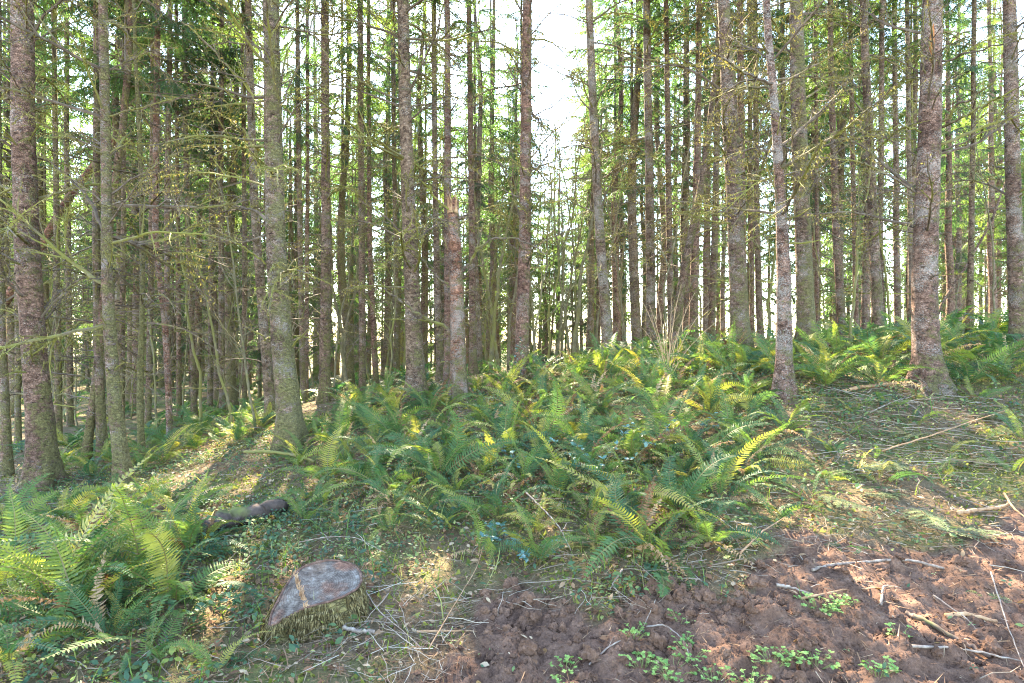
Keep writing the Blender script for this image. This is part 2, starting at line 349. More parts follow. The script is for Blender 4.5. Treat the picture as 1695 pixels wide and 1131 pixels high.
def build_ground():
    rr = np.concatenate([np.linspace(0.3, 2.4, 16, endpoint=False), np.linspace(2.4, 6.5, 190, endpoint=False), np.linspace(6.5, 14, 110, endpoint=False),
                         np.geomspace(14, 70, 50, endpoint=False), np.geomspace(70, 2600, 24)])
    th = np.concatenate([np.radians(np.linspace(-58, 58, 350)), np.radians(np.linspace(58, 302, 70))[1:-1]])
    R, T = np.meshgrid(rr, th, indexing='ij'); x = (R*np.sin(T)).ravel(); y = (R*np.cos(T)).ravel()
    sm = np.zeros(len(x)); nearm = R.ravel() < 16; sm[nearm] = soil_mask(x[nearm], y[nearm])
    z = gz(x, y) + ground_detail(x, y, sm)
    V = np.c_[x, y, z]; nt_ = len(th); nrw = len(rr)
    i = np.arange(nrw-1)[:, None]*nt_; j = np.arange(nt_)[None, :]; k = (j+1) % nt_
    q = np.stack([i+j, i+k, i+nt_+k, i+nt_+j], -1).reshape(-1, 4)
    F = np.concatenate([q[:, [0, 2, 1]], q[:, [0, 3, 2]]])
    V = np.vstack([V, [[0, 0, gz1(0, 0)]]]); c = len(V)-1
    F = np.vstack([F, [[c, (t+1) % nt_, t] for t in range(nt_)]])
    F = F[:, [0, 2, 1]]
    mb = MB(); mb.add(V, F, 0, np.r_[sm, 1.0])
    m, nt, out = new_mat('forest_floor'); L = nt.links
    geo = N(nt, 'ShaderNodeNewGeometry'); P = geo.outputs['Position']
    s = gattr(nt, 'rnd').outputs['Fac']
    n1 = noise(nt, P, 9, 8, 0.7); n2 = noise(nt, P, 1.3, 4); n3 = noise(nt, P, 75, 6, 0.75)
    soil = ramp(nt, [(0.32, (0.038, 0.021, 0.016)), (0.5, (0.122, 0.070, 0.050)), (0.68, (0.235, 0.142, 0.102))]); L.new(math_(nt, 'ADD', math_(nt, 'MULTIPLY', n1, 0.6), math_(nt, 'MULTIPLY', n3, 0.4)), soil.inputs[0])
    lit = ramp(nt, [(0.3, (0.05, 0.036, 0.022)), (0.5, (0.12, 0.085, 0.05)), (0.72, (0.23, 0.175, 0.11))]); L.new(math_(nt, 'ADD', math_(nt, 'MULTIPLY', n1, 0.5), math_(nt, 'MULTIPLY', n3, 0.5)), lit.inputs[0])
    mos = ramp(nt, [(0.35, (0.05, 0.065, 0.02)), (0.7, (0.13, 0.15, 0.045))]); L.new(n3, mos.inputs[0])
    mf = ramp(nt, [(0.46, (0, 0, 0)), (0.6, (1, 1, 1))]); L.new(n2, mf.inputs[0])
    duff = mixc(nt, math_(nt, 'MULTIPLY', mf.outputs[0], 0.7), lit.outputs[0], mos.outputs[0])
    col = mixc(nt, s, duff, soil.outputs[0])
    b = N(nt, 'ShaderNodeBsdfPrincipled'); b.inputs['Roughness'].default_value = 0.95; b.inputs['Specular IOR Level'].default_value = 0.15
    L.new(col, b.inputs['Base Color'])
    bu = N(nt, 'ShaderNodeBump'); bu.inputs['Strength'].default_value = 0.8; bu.inputs['Distance'].default_value = 0.02
    L.new(math_(nt, 'ADD', n1, math_(nt, 'MULTIPLY', n3, 0.4)), bu.inputs['Height']); L.new(bu.outputs[0], b.inputs['Normal'])
    L.new(b.outputs[0], out.inputs[0])
    o = obj('ground', mb.mesh('ground', [m], smooth=True)); tag(o, kind='structure')
    return o, m
ground, M_GROUND = build_ground()
def gfine(x, y):
    x = np.atleast_1d(np.asarray(x, float)); y = np.atleast_1d(np.asarray(y, float))
    return gz(x, y) + ground_detail(x, y, soil_mask(x, y))
def gf1(x, y): return float(gfine([x], [y])[0])

# soil clods thrown up along the edge of the bare earth: pieces of the ground
def clod_mesh(seed):
    import bmesh
    bm = bmesh.new(); bmesh.ops.create_icosphere(bm, subdivisions=3, radius=1.0)
    V = np.array([v.co for v in bm.verts]); F = np.array([[v.index for v in f.verts] for f in bm.faces]); bm.free()
    V = V*(1 + 0.9*fbm(V*1.5+seed*7.7, 4)[:, None] + 0.45*fbm(V*5+seed, 3)[:, None]); V[:, 2] *= 0.7
    mb = MB(); mb.add(V, F, 0, 1.0); return mb.mesh('soil_clod', [M_GROUND], smooth=False)
CLODS = [clod_mesh(k) for k in range(5)]
_n = 0
while _n < 260:
    if _n < 130: px, py = rng.uniform(800, 1250), rng.gauss(985, 22)
    else: px, py = rng.uniform(760, 1690), rng.uniform(930, 1128)
    x, y, z = hit(px, py)
    if not soil_mask(np.array([x]), np.array([y]))[0] > 0.5: continue
    s = rng.uniform(0.012, 0.028) if rng.random() < 0.8 else rng.uniform(0.028, 0.05)
    obj('soil_clod', CLODS[_n % 5], ground, (x, y, gf1(x, y)+s*0.25), (rng.uniform(0, 6), rng.uniform(0, 6), rng.uniform(0, 6)), s)
    _n += 1

# ------------------------------------------------------------------ branches, boughs, crowns
def curve_pts(rs, n, L, up0, up1, wob, yaw=0.0):
    """a wandering polyline starting along +X; elevation goes up0 -> up1"""
    p = np.zeros(3); P = [p.copy()]; a = yaw; da = 0
    for i in range(n):
        t = i/(n-1) if n > 1 else 0
        e = up0 + (up1-up0)*t + rs.gauss(0, wob); da += rs.gauss(0, wob*0.7); a2 = a + da
        p = p + (L/n)*np.array([math.cos(e)*math.cos(a2), math.cos(e)*math.sin(a2), math.sin(e)]); P.append(p.copy())
    return np.array(P)
def grow_on(mb, rs, P, r0, levels, sides, dens, tw_len, mossy=0.0):
    R = np.linspace(r0, r0*0.32, len(P)); V, F = tube(P, R, sides); mb.add(V, F, 0)
    L = np.linalg.norm(np.diff(P, axis=0), axis=1).sum()
    if mossy > 0:
        for k in range(int(L*mossy)):
            i = rs.randrange(len(P)-1); t = rs.random(); q = P[i]*(1-t)+P[i+1]*t
            h = rs.uniform(0.006, 0.022)*(1.7 if rs.random() < .12 else 1); d = (P[i+1]-P[i])/np.linalg.norm(P[i+1]-P[i]); b = rs.uniform(0.003, 0.008)
            off = np.array([rs.gauss(0, .005), rs.gauss(0, .005), 0])
            mb.add([q-d*b+off*0.3, q+d*b+off*0.3, q+off+np.array([0, 0, -h*rs.choice([1, 1, -0.4])])], [[0, 1, 2]], 1, rs.random())
    if levels <= 0: return
    n = max(2, int(L*dens))
    for k in range(n):
        t = 0.22 + 0.76*(k+rs.random())/n; f = t*(len(P)-1); i = min(int(f), len(P)-2); q = P[i]*(1-(f-i)) + P[i+1]*(f-i)
        d = P[i+1]-P[i]; yaw = math.atan2(d[1], d[0]); e = math.asin(max(-1, min(1, d[2]/(np.linalg.norm(d)+1e-9))))
        s = 1 if k % 2 else -1
        l = L*tw_len*(1.15-t)*rs.uniform(0.5, 1.2)
        Q = curve_pts(rs, 4 if levels > 1 else 3, l, e+rs.gauss(0.05, 0.3), e+rs.gauss(-0.1, 0.45), 0.13, yaw + s*rs.uniform(0.5, 1.15)) + q
        grow_on(mb, rs, Q, r0*(1-t*0.6)*0.62, levels-1, 3, dens*1.35, 0.5, mossy*0.6)
BR_NEAR = []            # long dead limbs with twigs, unit length about 1 m
for k in range(12):
    rs = random.Random(100+k); mb = MB()
    up0 = rs.choice([0.15, 0.35, 0.6, 0.8, -0.1]); up1 = up0 + rs.choice([-0.6, -0.35, 0.2, 0.5, -0.9])
    P = curve_pts(rs, 12, 1.0, up0, up1, 0.10)
    grow_on(mb, rs, P, 0.0125, 2, 5, 12, 0.5, 130)
    BR_NEAR.append(mb.mesh('branch', [M_BRANCH, M_MOSS]))
BR_STUB = []
for k in range(5):
    rs = random.Random(140+k); mb = MB(); P = curve_pts(rs, 5, 1.0, rs.uniform(-0.1, 0.5), rs.uniform(-0.3, 0.7), 0.15)
    grow_on(mb, rs, P, 0.035, 1, 5, 3, 0.4, 60); BR_STUB.append(mb.mesh('branch', [M_BRANCH, M_MOSS]))
BR_FAR = []             # arrays only; joined per far tree
for k in range(10):
    rs = random.Random(200+k); mb = MB()
    up0 = rs.choice([0.1, 0.3, 0.5, -0.1]); P = curve_pts(rs, 6, 1.0, up0, up0+rs.uniform(-0.9, 0.2), 0.12)
    grow_on(mb, rs, P, 0.012, 2, 3, 5, 0.55, 8); BR_FAR.append(mb.arrays())
BR_TWIGGY = []
for k in range(6):
    rs = random.Random(260+k); mb = MB()
    up0 = rs.uniform(0.5, 1.1); P = curve_pts(rs, 7, 1.0, up0, up0+rs.uniform(-0.4, 0.3), 0.14)
    grow_on(mb, rs, P, 0.008, 2, 3, 5, 0.5, 6); BR_TWIGGY.append(mb.arrays())

def bough_arrays(seed, fine=1.0):
    """a drooping conifer bough about 1 long: axis, side sprays, needles as slim blades"""
    rs = random.Random(seed); mb = MB()
    P = curve_pts(rs, 8, 1.0, rs.uniform(0.05, 0.3), rs.uniform(-0.7, -0.25), 0.05)
    V, F = tube(P, np.linspace(0.012, 0.003, len(P)), 3); mb.add(V, F, 1)
    def needles(Q, step, ln, tone):
        Ls = np.linalg.norm(np.diff(Q, axis=0), axis=1).sum(); n = max(2, int(Ls/step))
        for i in range(n):
            f = (i+0.5)/n*(len(Q)-1); a = min(int(f), len(Q)-2); q = Q[a]*(1-(f-a)) + Q[a+1]*(f-a)
            d = Q[a+1]-Q[a]; d = d/np.linalg.norm(d); s = np.cross(d, [0, 0, 1]); s = s/(np.linalg.norm(s)+1e-9)
            for sg in (-1, 1):
                dirn = d*0.75 + s*sg*rs.uniform(0.5, 1.0) + np.array([0, 0, rs.uniform(-0.55, 0.15)]); dirn /= np.linalg.norm(dirn)
                l = ln*rs.uniform(0.7, 1.3); wd = np.cross(dirn, [rs.gauss(0, .5), rs.gauss(0, .5), 1]); wd = wd/(np.linalg.norm(wd)+1e-9)*l*0.19
                mb.add([q-wd*0.4, q+dirn*l*0.45+wd, q+dirn*l, q+dirn*l*0.45-wd], [[0, 1, 2], [0, 2, 3]], 0, min(1, max(0, tone+rs.gauss(0, .15))))
    n = int(15*fine)
    for k in range(n):
        t = 0.12 + 0.86*k/n; f = t*(len(P)-1); a = min(int(f), len(P)-2); q = P[a]*(1-(f-a))+P[a+1]*(f-a)
        for sg in (-1, 1):
            l = (0.42*(1-t)+0.10)*rs.uniform(0.6, 1.15)
            Q = curve_pts(rs, 4, l, rs.uniform(-0.5, 0.0), rs.uniform(-1.1, -0.4), 0.08, sg*rs.uniform(0.6, 1.05)) + q
            V, F = tube(Q, np.linspace(0.004, 0.0015, len(Q)), 3, False); mb.add(V, F, 1)
            needles(Q, 0.030/fine, 0.052, rs.random())
    needles(P[4:], 0.03, 0.05, 0.6)
    return mb.arrays()
BOUGHS = [bough_arrays(300+k) for k in range(5)]
def crown_mesh(seed, H, rmax, low=0.9, dens=1.0):
    rs = random.Random(seed); mb = MB(); z = 0.0
    # leader
    V, F = tube(np.array([[0, 0, 0], [0.03, 0, H*0.5], [0, 0.02, H]]), [0.05, 0.035, 0.008], 5); mb.add(V, F, 1)
    while z < H-0.2:
        t = z/H; r = rmax*((1-t)**0.75)*min(1.0, 0.45+2.2*t)
        a0 = rs.uniform(0, 6.28); n = rs.choice([3, 4, 4, 5])
        for k in range(n):
            V, F, M_, R_ = BOUGHS[rs.randrange(5)]
            s = max(0.3, r*rs.uniform(0.6, 1.15)); Vv = V*s
            Vv = roty(rotx(Vv, rs.gauss(0, .25)), (0.55*t - 0.22 + rs.gauss(0, 0.14)))
            Vv = rotz(Vv, a0 + k*6.283/n + rs.gauss(0, .25)) + np.array([0, 0, z + rs.gauss(0, .06)])
            mb.add(Vv, F, M_, np.clip(R_*0.7 + rs.random()*0.3, 0, 1))
        z += rs.uniform(0.34, 0.55)/dens*(1.0 + 0.3*(1-t))
    return mb.mesh('crown', [M_NEEDLE, M_BRANCH])
CROWN_TALL = [crown_mesh(400+k, 11.0, 2.1, dens=0.62) for k in range(3)]       # upper crowns of forest trees
CROWN_LONG = [crown_mesh(420+k, 12.0, 2.4, dens=0.66) for k in range(2)]
CROWN_YOUNG = [crown_mesh(440+k, 7.5, 1.7, dens=0.8) for k in range(2)]
print('tri crowns', [len(m.polygons) for m in CROWN_TALL+CROWN_LONG+CROWN_YOUNG])

# ------------------------------------------------------------------ trees
def smooth(a, k=3):
    for _ in range(k):
        b = a.copy(); b[1:-1] = (a[:-2]+2*a[1:-1]+a[2:])/4; a = b
    return a
def trunk_curve(zk, xk, yk, rk, z0, top):
    """dense rings along height; returns z, x, y, r"""
    o = np.argsort(zk); zk = np.array(zk)[o]; xk = np.array(xk)[o]; yk = np.array(yk)[o]; rk = np.array(rk)[o]
    return zk, xk, yk, rk
def trunk_mesh(P, R, base_z, seed, sides=20, rough=0.05, flare=0.35, whorl=0.5, snag=False):
    """P: ring centres (local), R radii"""
    n = len(P); a = np.arange(sides)*2*math.pi/sides
    hh = P[:, 2]-base_z
    fl = 1 + flare*np.exp(-np.maximum(hh, 0)/0.24)
    lob = 1 + (0.32*np.exp(-np.maximum(hh, 0)/0.24))[:, None]*np.sin(a*rng.choice([3, 4, 5])+seed)[None, :]
    wz = np.exp(-((hh/whorl) % 1.0-0.5)**2/0.012)
    RR = R[:, None]*fl[:, None]*lob*(1+0.05*wz)[:, None]
    V = np.stack([P[:, 0:1]+RR*np.cos(a), P[:, 1:2]+RR*np.sin(a), np.repeat(P[:, 2:3], sides, 1)], -1).reshape(-1, 3)
    nn = fbm(np.c_[V[:, 0]*7, V[:, 1]*7, V[:, 2]*3.0] + seed*3.1, 3) + 0.6*fbm(np.c_[V[:, 0]*26, V[:, 1]*26, V[:, 2]*17] + seed, 2)
    c = np.repeat(P, sides, 0); c[:, 2] = V[:, 2]
    V = c + (V-c)*(1+rough*nn)[:, None]*1.0
    if snag:
        ring = V[-sides:]; ring[:, 2] += np.abs(np.sin(a*2.5+seed))*0.16 + nr.rand(sides)*0.08
    i = np.arange(n-1)[:, None]*sides; j = np.arange(sides)[None, :]; k = (j+1) % sides
    q = np.stack([i+j, i+k, i+sides+k, i+sides+j], -1).reshape(-1, 4)
    F = np.concatenate([q[:, [0, 1, 2]], q[:, [0, 2, 3]]])
    V = np.vstack([V, P[-1:]-np.array([[0, 0, 0.05 if snag else 0.0]])]); b = (n-1)*sides
    F = np.vstack([F, [[b+t, b+(t+1) % sides, n*sides] for t in range(sides)]])
    mb = MB(); mb.add(V, F)
    if sides > 12:
        rs = random.Random(seed+3)
        for k in range(int((hh[-1] if hh[-1] < 9 else 9)*9)):
            h = (int(rs.uniform(0.3, min(9, hh[-1]))/0.25)+0.5)*0.25 + rs.gauss(0, .05); i_ = int(np.searchsorted(hh, h)); i_ = min(max(i_, 1), n-2); aa = rs.uniform(0, 6.283); rd = R[i_]*rs.uniform(0.97, 1.04); c_ = P[i_]
            u = np.array([math.cos(aa), math.sin(aa), 0]); tg_ = np.array([-u[1], u[0], 0]); sz = rs.uniform(0.008, 0.02); m_ = 7
            q_ = [c_+u*rd*0.98+(tg_*math.cos(b_)*1.5+np.array([0, 0, 1])*math.sin(b_)*0.8)*sz for b_ in np.arange(m_)*6.283/m_] + [c_+u*(rd+sz*rs.uniform(0.3, 1.6))+np.array([0, 0, sz*rs.uniform(-.3, .8)])]
            mb.add(q_, [[t, (t+1) % m_, m_] for t in range(m_)], 1)
    return mb.mesh('trunk', [M_BARK, M_LOG], smooth=True)

def limb_from_pixels(pts, Y0, dY, r0, seed, levels=1, dens=4, mossy=60, mats=None, origin=(0, 0, 0), twl=0.3):
    rs = random.Random(seed); n = len(pts)
    K = np.array([w(px, py, Y0 + dY*i/(n-1)) for i, (px, py) in enumerate(pts)])
    t = np.linspace(0, n-1, 4*n); P = np.stack([np.interp(t, np.arange(n), K[:, c]) for c in range(3)], 1); P = smooth(P, 2)
    P[1:-1] += np.array([[rs.gauss(0, .012) for _ in range(3)] for _ in range(len(P)-2)])
    mb = MB(); grow_on(mb, rs, P-np.array(origin), r0, levels, 5, dens, twl, mossy)
    return mb.mesh('branch', mats or [M_BRANCH, M_MOSS])

TREES = []   # (x, y, r) for spacing
LANES = [(-2.9, 4.8), (0.9, 6.6), (-1.0, 5.6)]  # ground spots
def in_lane(x, y):
    for a, b in LANES:
        d = (y-b)*math.tan(math.radians(SUN_AZ)) + a
        if abs(x-d) < 0.35 and 6.0 < y-b < 21: return True
    return False
def custom_tree(pts, label, Y=None, H=17.0, moss=0.3, lichen=0.3, peel=0.0, near=True, branches=(1.3, 8.0, 4.6), blen=(0.8, 2.0), crown=True,
                crown_z=7.6, hand=(), snag=False, name='conifer_tree', group=None, nbr=None, sides=20, sub=0.0, flare=0.35):
    """pts: (px, py, width px) from foot to top of picture"""
    seed = len(TREES)*13+5; rs = random.Random(seed)
    bx, by, bw = pts[0]
    if Y is None: Y = hit(bx, by)[1]
    K = np.array([np.r_[w(px, py, Y), wd/2/FPX*Y/math.hypot(1, (px-CX)/FPX)] for px, py, wd in pts])   # a round trunk off the axis looks wider
    x0 = K[0, 0]; zg = gz1(x0, Y); base = np.array([x0, Y, zg])
    if K[0, 2] > zg:      # carry the trunk straight down to the ground
        K = np.vstack([[x0, Y, zg, K[0, 3]], K])
    K = K[np.argsort(K[:, 2])]
    ztop = K[-1, 2]
    if not snag:
        sl = (K[-1, 0]-K[-2, 0])/(K[-1, 2]-K[-2, 2]+1e-6); sl = max(-.12, min(.12, sl))
        Ht = max(H, ztop+2.5)
        for t in (0.35, 0.7, 1.0):
            zz = ztop+(Ht-ztop)*t; K = np.vstack([K, [K[-1, 0]+sl*(1-t)*(Ht-ztop)*0.3, Y, zz, max(0.025, K[-1, 3]*(1-0.55*t))]])
    zz = np.arange(zg-0.25, K[-1, 2], 0.07 if near else 0.16)
    xs = smooth(np.interp(zz, K[:, 2], K[:, 0]), 8 if near else 4); r_ = smooth(np.interp(zz, K[:, 2], K[:, 3]), 4)
    wob = fbm(np.c_[zz*0.5, np.full(len(zz), seed*1.7), np.zeros(len(zz))], 3)*0.04
    ys = Y + wob
    P = np.c_[xs, ys, zz] - base
    root = empty(name, base)
    tr = obj('trunk', trunk_mesh(P, r_, 0.0, seed, sides=sides if near else 9, rough=0.07 if near else 0.04, snag=snag, flare=flare+(0.15 if near else 0)), root)
    tr['moss'] = moss; tr['lichen'] = lichen; tr['peel'] = peel
    tag(root, label, 'tree', group)
    def at(h):
        return np.array([np.interp(h, P[:, 2], P[:, 0]), np.interp(h, P[:, 2], P[:, 1]), h]), float(np.interp(h, P[:, 2], r_))
    lo, hi, dens = branches
    top_seen = CAMZ + CY/FPX*Y - zg + 1.0
    hi = min(hi, P[-1, 2]-0.1)
    if near:
        h = lo
        while h < min(hi, top_seen):
            for k in range(max(1, int(rs.gauss(dens, 0.8)))):
                hh = h + rs.gauss(0, .06); c, r = at(hh); a = rs.uniform(0, 6.283)
                if rs.random() < 0.22 or hh < lo+0.5: me = rs.choice(BR_STUB); s = rs.uniform(0.1, 0.4)
                else: me = rs.choice(BR_NEAR); s = rs.uniform(*blen)
                obj('branch', me, root, c + np.array([math.cos(a), math.sin(a), 0])*r*0.6, (rs.gauss(0, .5), -rs.gauss(0.12, 0.25), a), s)
            h += rs.uniform(0.32, 0.62)
    else:
        mb = MB(); n = nbr or int((min(hi, top_seen+2)-lo)*dens*2)
        for k in range(n):
            hh = lo + (min(hi, top_seen+2)-lo)*rs.random(); c, r = at(hh); a = rs.uniform(0, 6.283)
            V, F, M_, R_ = BR_FAR[rs.randrange(len(BR_FAR))]; s = rs.uniform(*blen)
            V = rotz(roty(rotx(V*s, rs.gauss(0, .5)), rs.gauss(0.1, 0.25)), a) + c
            mb.add(V, F, M_, R_)
        if mb.n: tag(obj('branches', mb.mesh('branches', [M_BRANCH, M_MOSS]), root), kind='stuff')
    for i, (hp, dY, r0) in enumerate(hand):
        me = limb_from_pixels(hp, Y, dY, r0, seed+i, levels=2, origin=base, dens=5, twl=0.3)
        obj('branch', me, root)
    if crown and not snag:
        c, r = at(crown_z); wd = 0.45 if in_lane(x0, Y) else (0.75 if near else 0.9)
        obj('crown', rs.choice(CROWN_TALL), root, c, (0, 0, rs.uniform(0, 6.28)), (wd, wd, max(0.7, (P[-1, 2]-crown_z+0.6)/11.0)))
    TREES.append((x0, Y, 0.6)); return root

HERO = [
 ('thick', [(72, 805, 50), (66, 700, 48), (58, 600, 45), (48, 480, 44), (43, 350, 43), (40, 200, 42), (38, 0, 40)],
  'thick dark reddish conifer trunk at the far left edge with mossy collars', dict(moss=0.22, lichen=0.2, blen=(0.6, 1.6), crown_z=7.5)),
 ('slim', [(205, 810, 27), (196, 720, 26), (186, 600, 23), (178, 450, 20), (175, 300, 18), (172, 100, 17), (172, 0, 16)],
  'slim conifer with green mossy foot just right of the thick left-edge trunk', dict(moss=0.6, lichen=0.4)),
 ('pale', [(482, 742, 44), (476, 660, 40), (466, 560, 37), (457, 420, 34), (453, 250, 31), (450, 100, 28), (448, 0, 27)],
  'sturdy pale mossy conifer trunk with steep upswept dead branches, left of centre', dict(moss=0.55, lichen=0.35,
   hand=[([(446, 192), (425, 170), (395, 130), (350, 80), (300, 35), (262, -8)], -0.5, 0.017), ([(458, 190), (464, 150), (470, 100), (490, 45), (520, -10)], 0.3, 0.016),
         ([(460, 185), (480, 150), (510, 60), (525, 10), (560, -20)], -0.3, 0.012), ([(446, 110), (420, 70), (380, 40), (330, -5)], 0.4, 0.013),
         ([(446, 440), (420, 420), (385, 400), (365, 370)], -0.6, 0.013), ([(450, 565), (420, 550), (385, 530)], -0.7, 0.013), ([(482, 575), (505, 550), (520, 540)], -0.5, 0.014)])),
 ('straight', [(537, 668, 19), (538, 550, 18), (540, 400, 16), (539, 200, 14), (538, 0, 13)],
  'straight slender reddish conifer right of the pale mossy trunk', dict(moss=0.35, lichen=0.2, blen=(0.6, 1.4))),
 ('dark', [(690, 668, 31), (685, 560, 28), (681, 450, 25), (675, 300, 22), (670, 150, 20), (667, 0, 19)],
  'dark purple-brown conifer trunk beside the broken snag', dict(moss=0.15, lichen=0.2,
   hand=[([(672, 100), (640, 100), (600, 75), (560, 55)], -0.4, 0.014), ([(672, 100), (700, 80), (760, 55), (810, 25)], -0.4, 0.014), ([(675, 250), (630, 240), (590, 225)], -0.5, 0.013), ([(680, 100), (740, 110), (800, 130)], 0.5, 0.013)])),
 ('leanbare', [(862, 628, 23), (866, 500, 21), (869, 380, 19), (870, 250, 18), (872, 100, 16), (873, 0, 15)],
  'reddish conifer trunk right of the snag with a mossy burl halfway up', dict(moss=0.25, lichen=0.3, blen=(0.7, 1.6),
   hand=[([(875, 195), (910, 180), (945, 150), (970, 110)], -0.6, 0.012), ([(874, 270), (900, 265), (950, 235), (1000, 180)], -0.5, 0.012), ([(868, 120), (830, 60), (800, 0)], -0.4, 0.012)])),
 ('curved', [(1008, 600, 19), (1003, 520, 18), (995, 420, 16), (987, 280, 14), (979, 120, 13), (975, 0, 12)],
  'curved conifer trunk leaning left beside the bright gap of sky', dict(moss=0.3, lichen=0.5, blen=(0.6, 1.5))),
 ('mid', [(1077, 585, 17), (1077, 450, 15), (1075, 300, 14), (1072, 150, 13), (1070, 0, 12)],
  'straight dark conifer trunk right of the curved one, behind the fern bank', dict(moss=0.3, lichen=0.4, blen=(0.7, 1.6))),
 ('gnarled', [(1226, 588, 33), (1222, 480, 30), (1218, 380, 28), (1215, 290, 29), (1208, 200, 27), (1203, 100, 23), (1197, 0, 21)],
  'gnarled mossy conifer trunk with swollen knots standing in the ferns', dict(moss=0.45, lichen=0.3,
   hand=[([(1200, 113), (1150, 108), (1110, 106), (1060, 98), (1000, 60)], -0.4, 0.02), ([(1215, 372), (1170, 365), (1130, 350), (1105, 340)], -0.6, 0.016), ([(1225, 380), (1245, 365), (1250, 345)], -0.4, 0.018)])),
 ('slimleft', [(1298, 655, 27), (1299, 540, 26), (1298, 440, 24), (1292, 330, 18), (1284, 200, 15), (1273, 80, 13), (1268, 0, 12)],
  'slim purplish conifer leaning left at the top, standing in front of its mossy neighbour', dict(moss=0.12, lichen=0.5, blen=(0.7, 1.7))),
 ('mossyright', [(1336, 585, 31), (1334, 500, 30), (1330, 400, 28), (1325, 280, 27), (1320, 130, 25), (1317, 0, 23)],
  'olive mossy conifer trunk close behind the slim purplish one', dict(moss=0.6, lichen=0.35, blen=(0.7, 1.6))),
 ('litright', [(1453, 560, 20), (1450, 470, 19), (1445, 370, 17), (1440, 250, 16), (1433, 100, 14), (1430, 0, 13)],
  'narrow conifer with mossy side shoots rising from sunlit yellow ferns', dict(moss=0.4, lichen=0.3, blen=(0.6, 1.4))),
 ('stout', [(1537, 645, 50), (1533, 560, 46), (1531, 470, 44), (1533, 370, 43), (1537, 250, 40), (1541, 120, 37), (1545, 0, 35)],
  'stout scaly conifer trunk at right with an orange scar high up', dict(moss=0.2, lichen=0.4, blen=(0.6, 1.7),
   hand=[([(1553, 210), (1590, 170), (1640, 140), (1700, 80)], -0.8, 0.018), ([(1555, 212), (1600, 190), (1650, 165), (1710, 130)], -1.0, 0.018), ([(1556, 250), (1600, 235), (1660, 200), (1720, 180)], -0.6, 0.013),
         ([(1537, 135), (1528, 110), (1524, 80), (1530, 30), (1535, -10)], -0.35, 0.012), ([(1540, 130), (1556, 100), (1565, 65), (1560, 20)], -0.4, 0.012),
         ([(1528, 218), (1500, 210), (1480, 212)], -0.5, 0.012), ([(1555, 100), (1620, 85), (1700, 60)], -0.7, 0.014)])),
 ('edge', [(1689, 578, 31), (1683, 450, 29), (1678, 300, 27), (1674, 150, 25), (1670, 0, 24)],
  'conifer trunk at the right edge of the picture with a mossy foot', dict(moss=0.4, lichen=0.35, blen=(0.6, 1.6))),
]
HERO_PX = []
HERO_NAME = {'thick': 'the thick left trunk', 'slim': 'the slim left trunk', 'pale': 'the pale mossy trunk', 'straight': 'the straight reddish trunk', 'dark': 'the dark trunk',
             'leanbare': 'the burled trunk', 'curved': 'the curved trunk', 'mid': 'the fern-bank trunk', 'gnarled': 'the knotty trunk',
             'slimleft': 'the purplish trunk', 'litright': 'the sunlit-fern trunk', 'stout': 'the stout trunk', 'edge': 'the right-edge trunk'}
for key, pts, label, kw in HERO:
    custom_tree(pts, label, group='large conifers near the camera', **kw)
    if key in HERO_NAME: HERO_PX.append((pts[0][0], HERO_NAME[key]))
# orange scar on the stout trunk
_st = [o for o in bpy.data.objects if o.get('label', '').startswith('stout scaly')][0]; _Y = _st.location.y
_R = 0.5*38/FPX*_Y/math.hypot(1, (1541-CX)/FPX); _dir = np.array([_st.location.x, _Y, 0])/math.hypot(_st.location.x, _Y)
_P = np.array([w(px, py, _Y)-_dir*_R*1.0-np.array(_st.location) for px, py in ((1542, 108), (1543, 92), (1542, 74), (1544, 58), (1545, 46))])
_mb = MB(); _mb.add(*tube(_P, [0.012, 0.024, 0.028, 0.016, 0.003], 7))
obj('scar', _mb.mesh('scar', [wood_material('fresh_torn_wood', [(0.3, (0.16, 0.06, 0.025)), (0.55, (0.36, 0.14, 0.05)), (0.8, (0.5, 0.24, 0.1))], scale=20)]), _st)['label'] = 'orange torn bark scar'
# broken snag with reddish peeled bark
snag = custom_tree([(760, 662, 26), (758, 560, 25), (755, 450, 22), (752, 380, 20), (750, 345, 19)],
    'broken snag with reddish peeling bark and long mossy green limbs', snag=True, crown=False, peel=0.65, moss=0.3, lichen=0.55, branches=(0.5, 3.6, 0.9), blen=(0.3, 0.7), name='broken_snag',
    group=None, hand=[([(752, 548), (720, 535), (690, 518), (660, 495), (637, 478)], -0.8, 0.030), ([(756, 480), (735, 470), (705, 440), (680, 405), (672, 390)], -0.4, 0.020),
    ([(762, 452), (775, 440), (790, 410), (815, 395), (850, 392), (880, 405), (905, 420)], -0.6, 0.026), ([(757, 365), (768, 358), (785, 350)], -0.2, 0.024), ([(750, 355), (720, 325), (700, 300), (677, 292)], -0.5, 0.020),
    ([(765, 460), (785, 445), (810, 430)], -0.4, 0.018), ([(768, 515), (780, 508), (790, 502)], -0.1, 0.02)])
_mb = MB(); _rs = random.Random(3); _tp = w(750, 345, hit(760, 662)[1])-np.array(snag.location)
for k in range(16):
    a = _rs.uniform(0, 6.28); p = _tp+np.array([math.cos(a)*.07, math.sin(a)*.07, -.08]); h = _rs.uniform(.1, .32)
    _mb.add(*tube(np.array([p, p+[_rs.gauss(0, .01), 0, h*.6], p+[_rs.gauss(0, .02), 0, h]]), [.026, .015, .003], 4))
obj('splinter', _mb.mesh('splinter', [M_STICKT]), snag)
HERO_PX.append((760, 'the broken snag')); HERO_PX.sort()
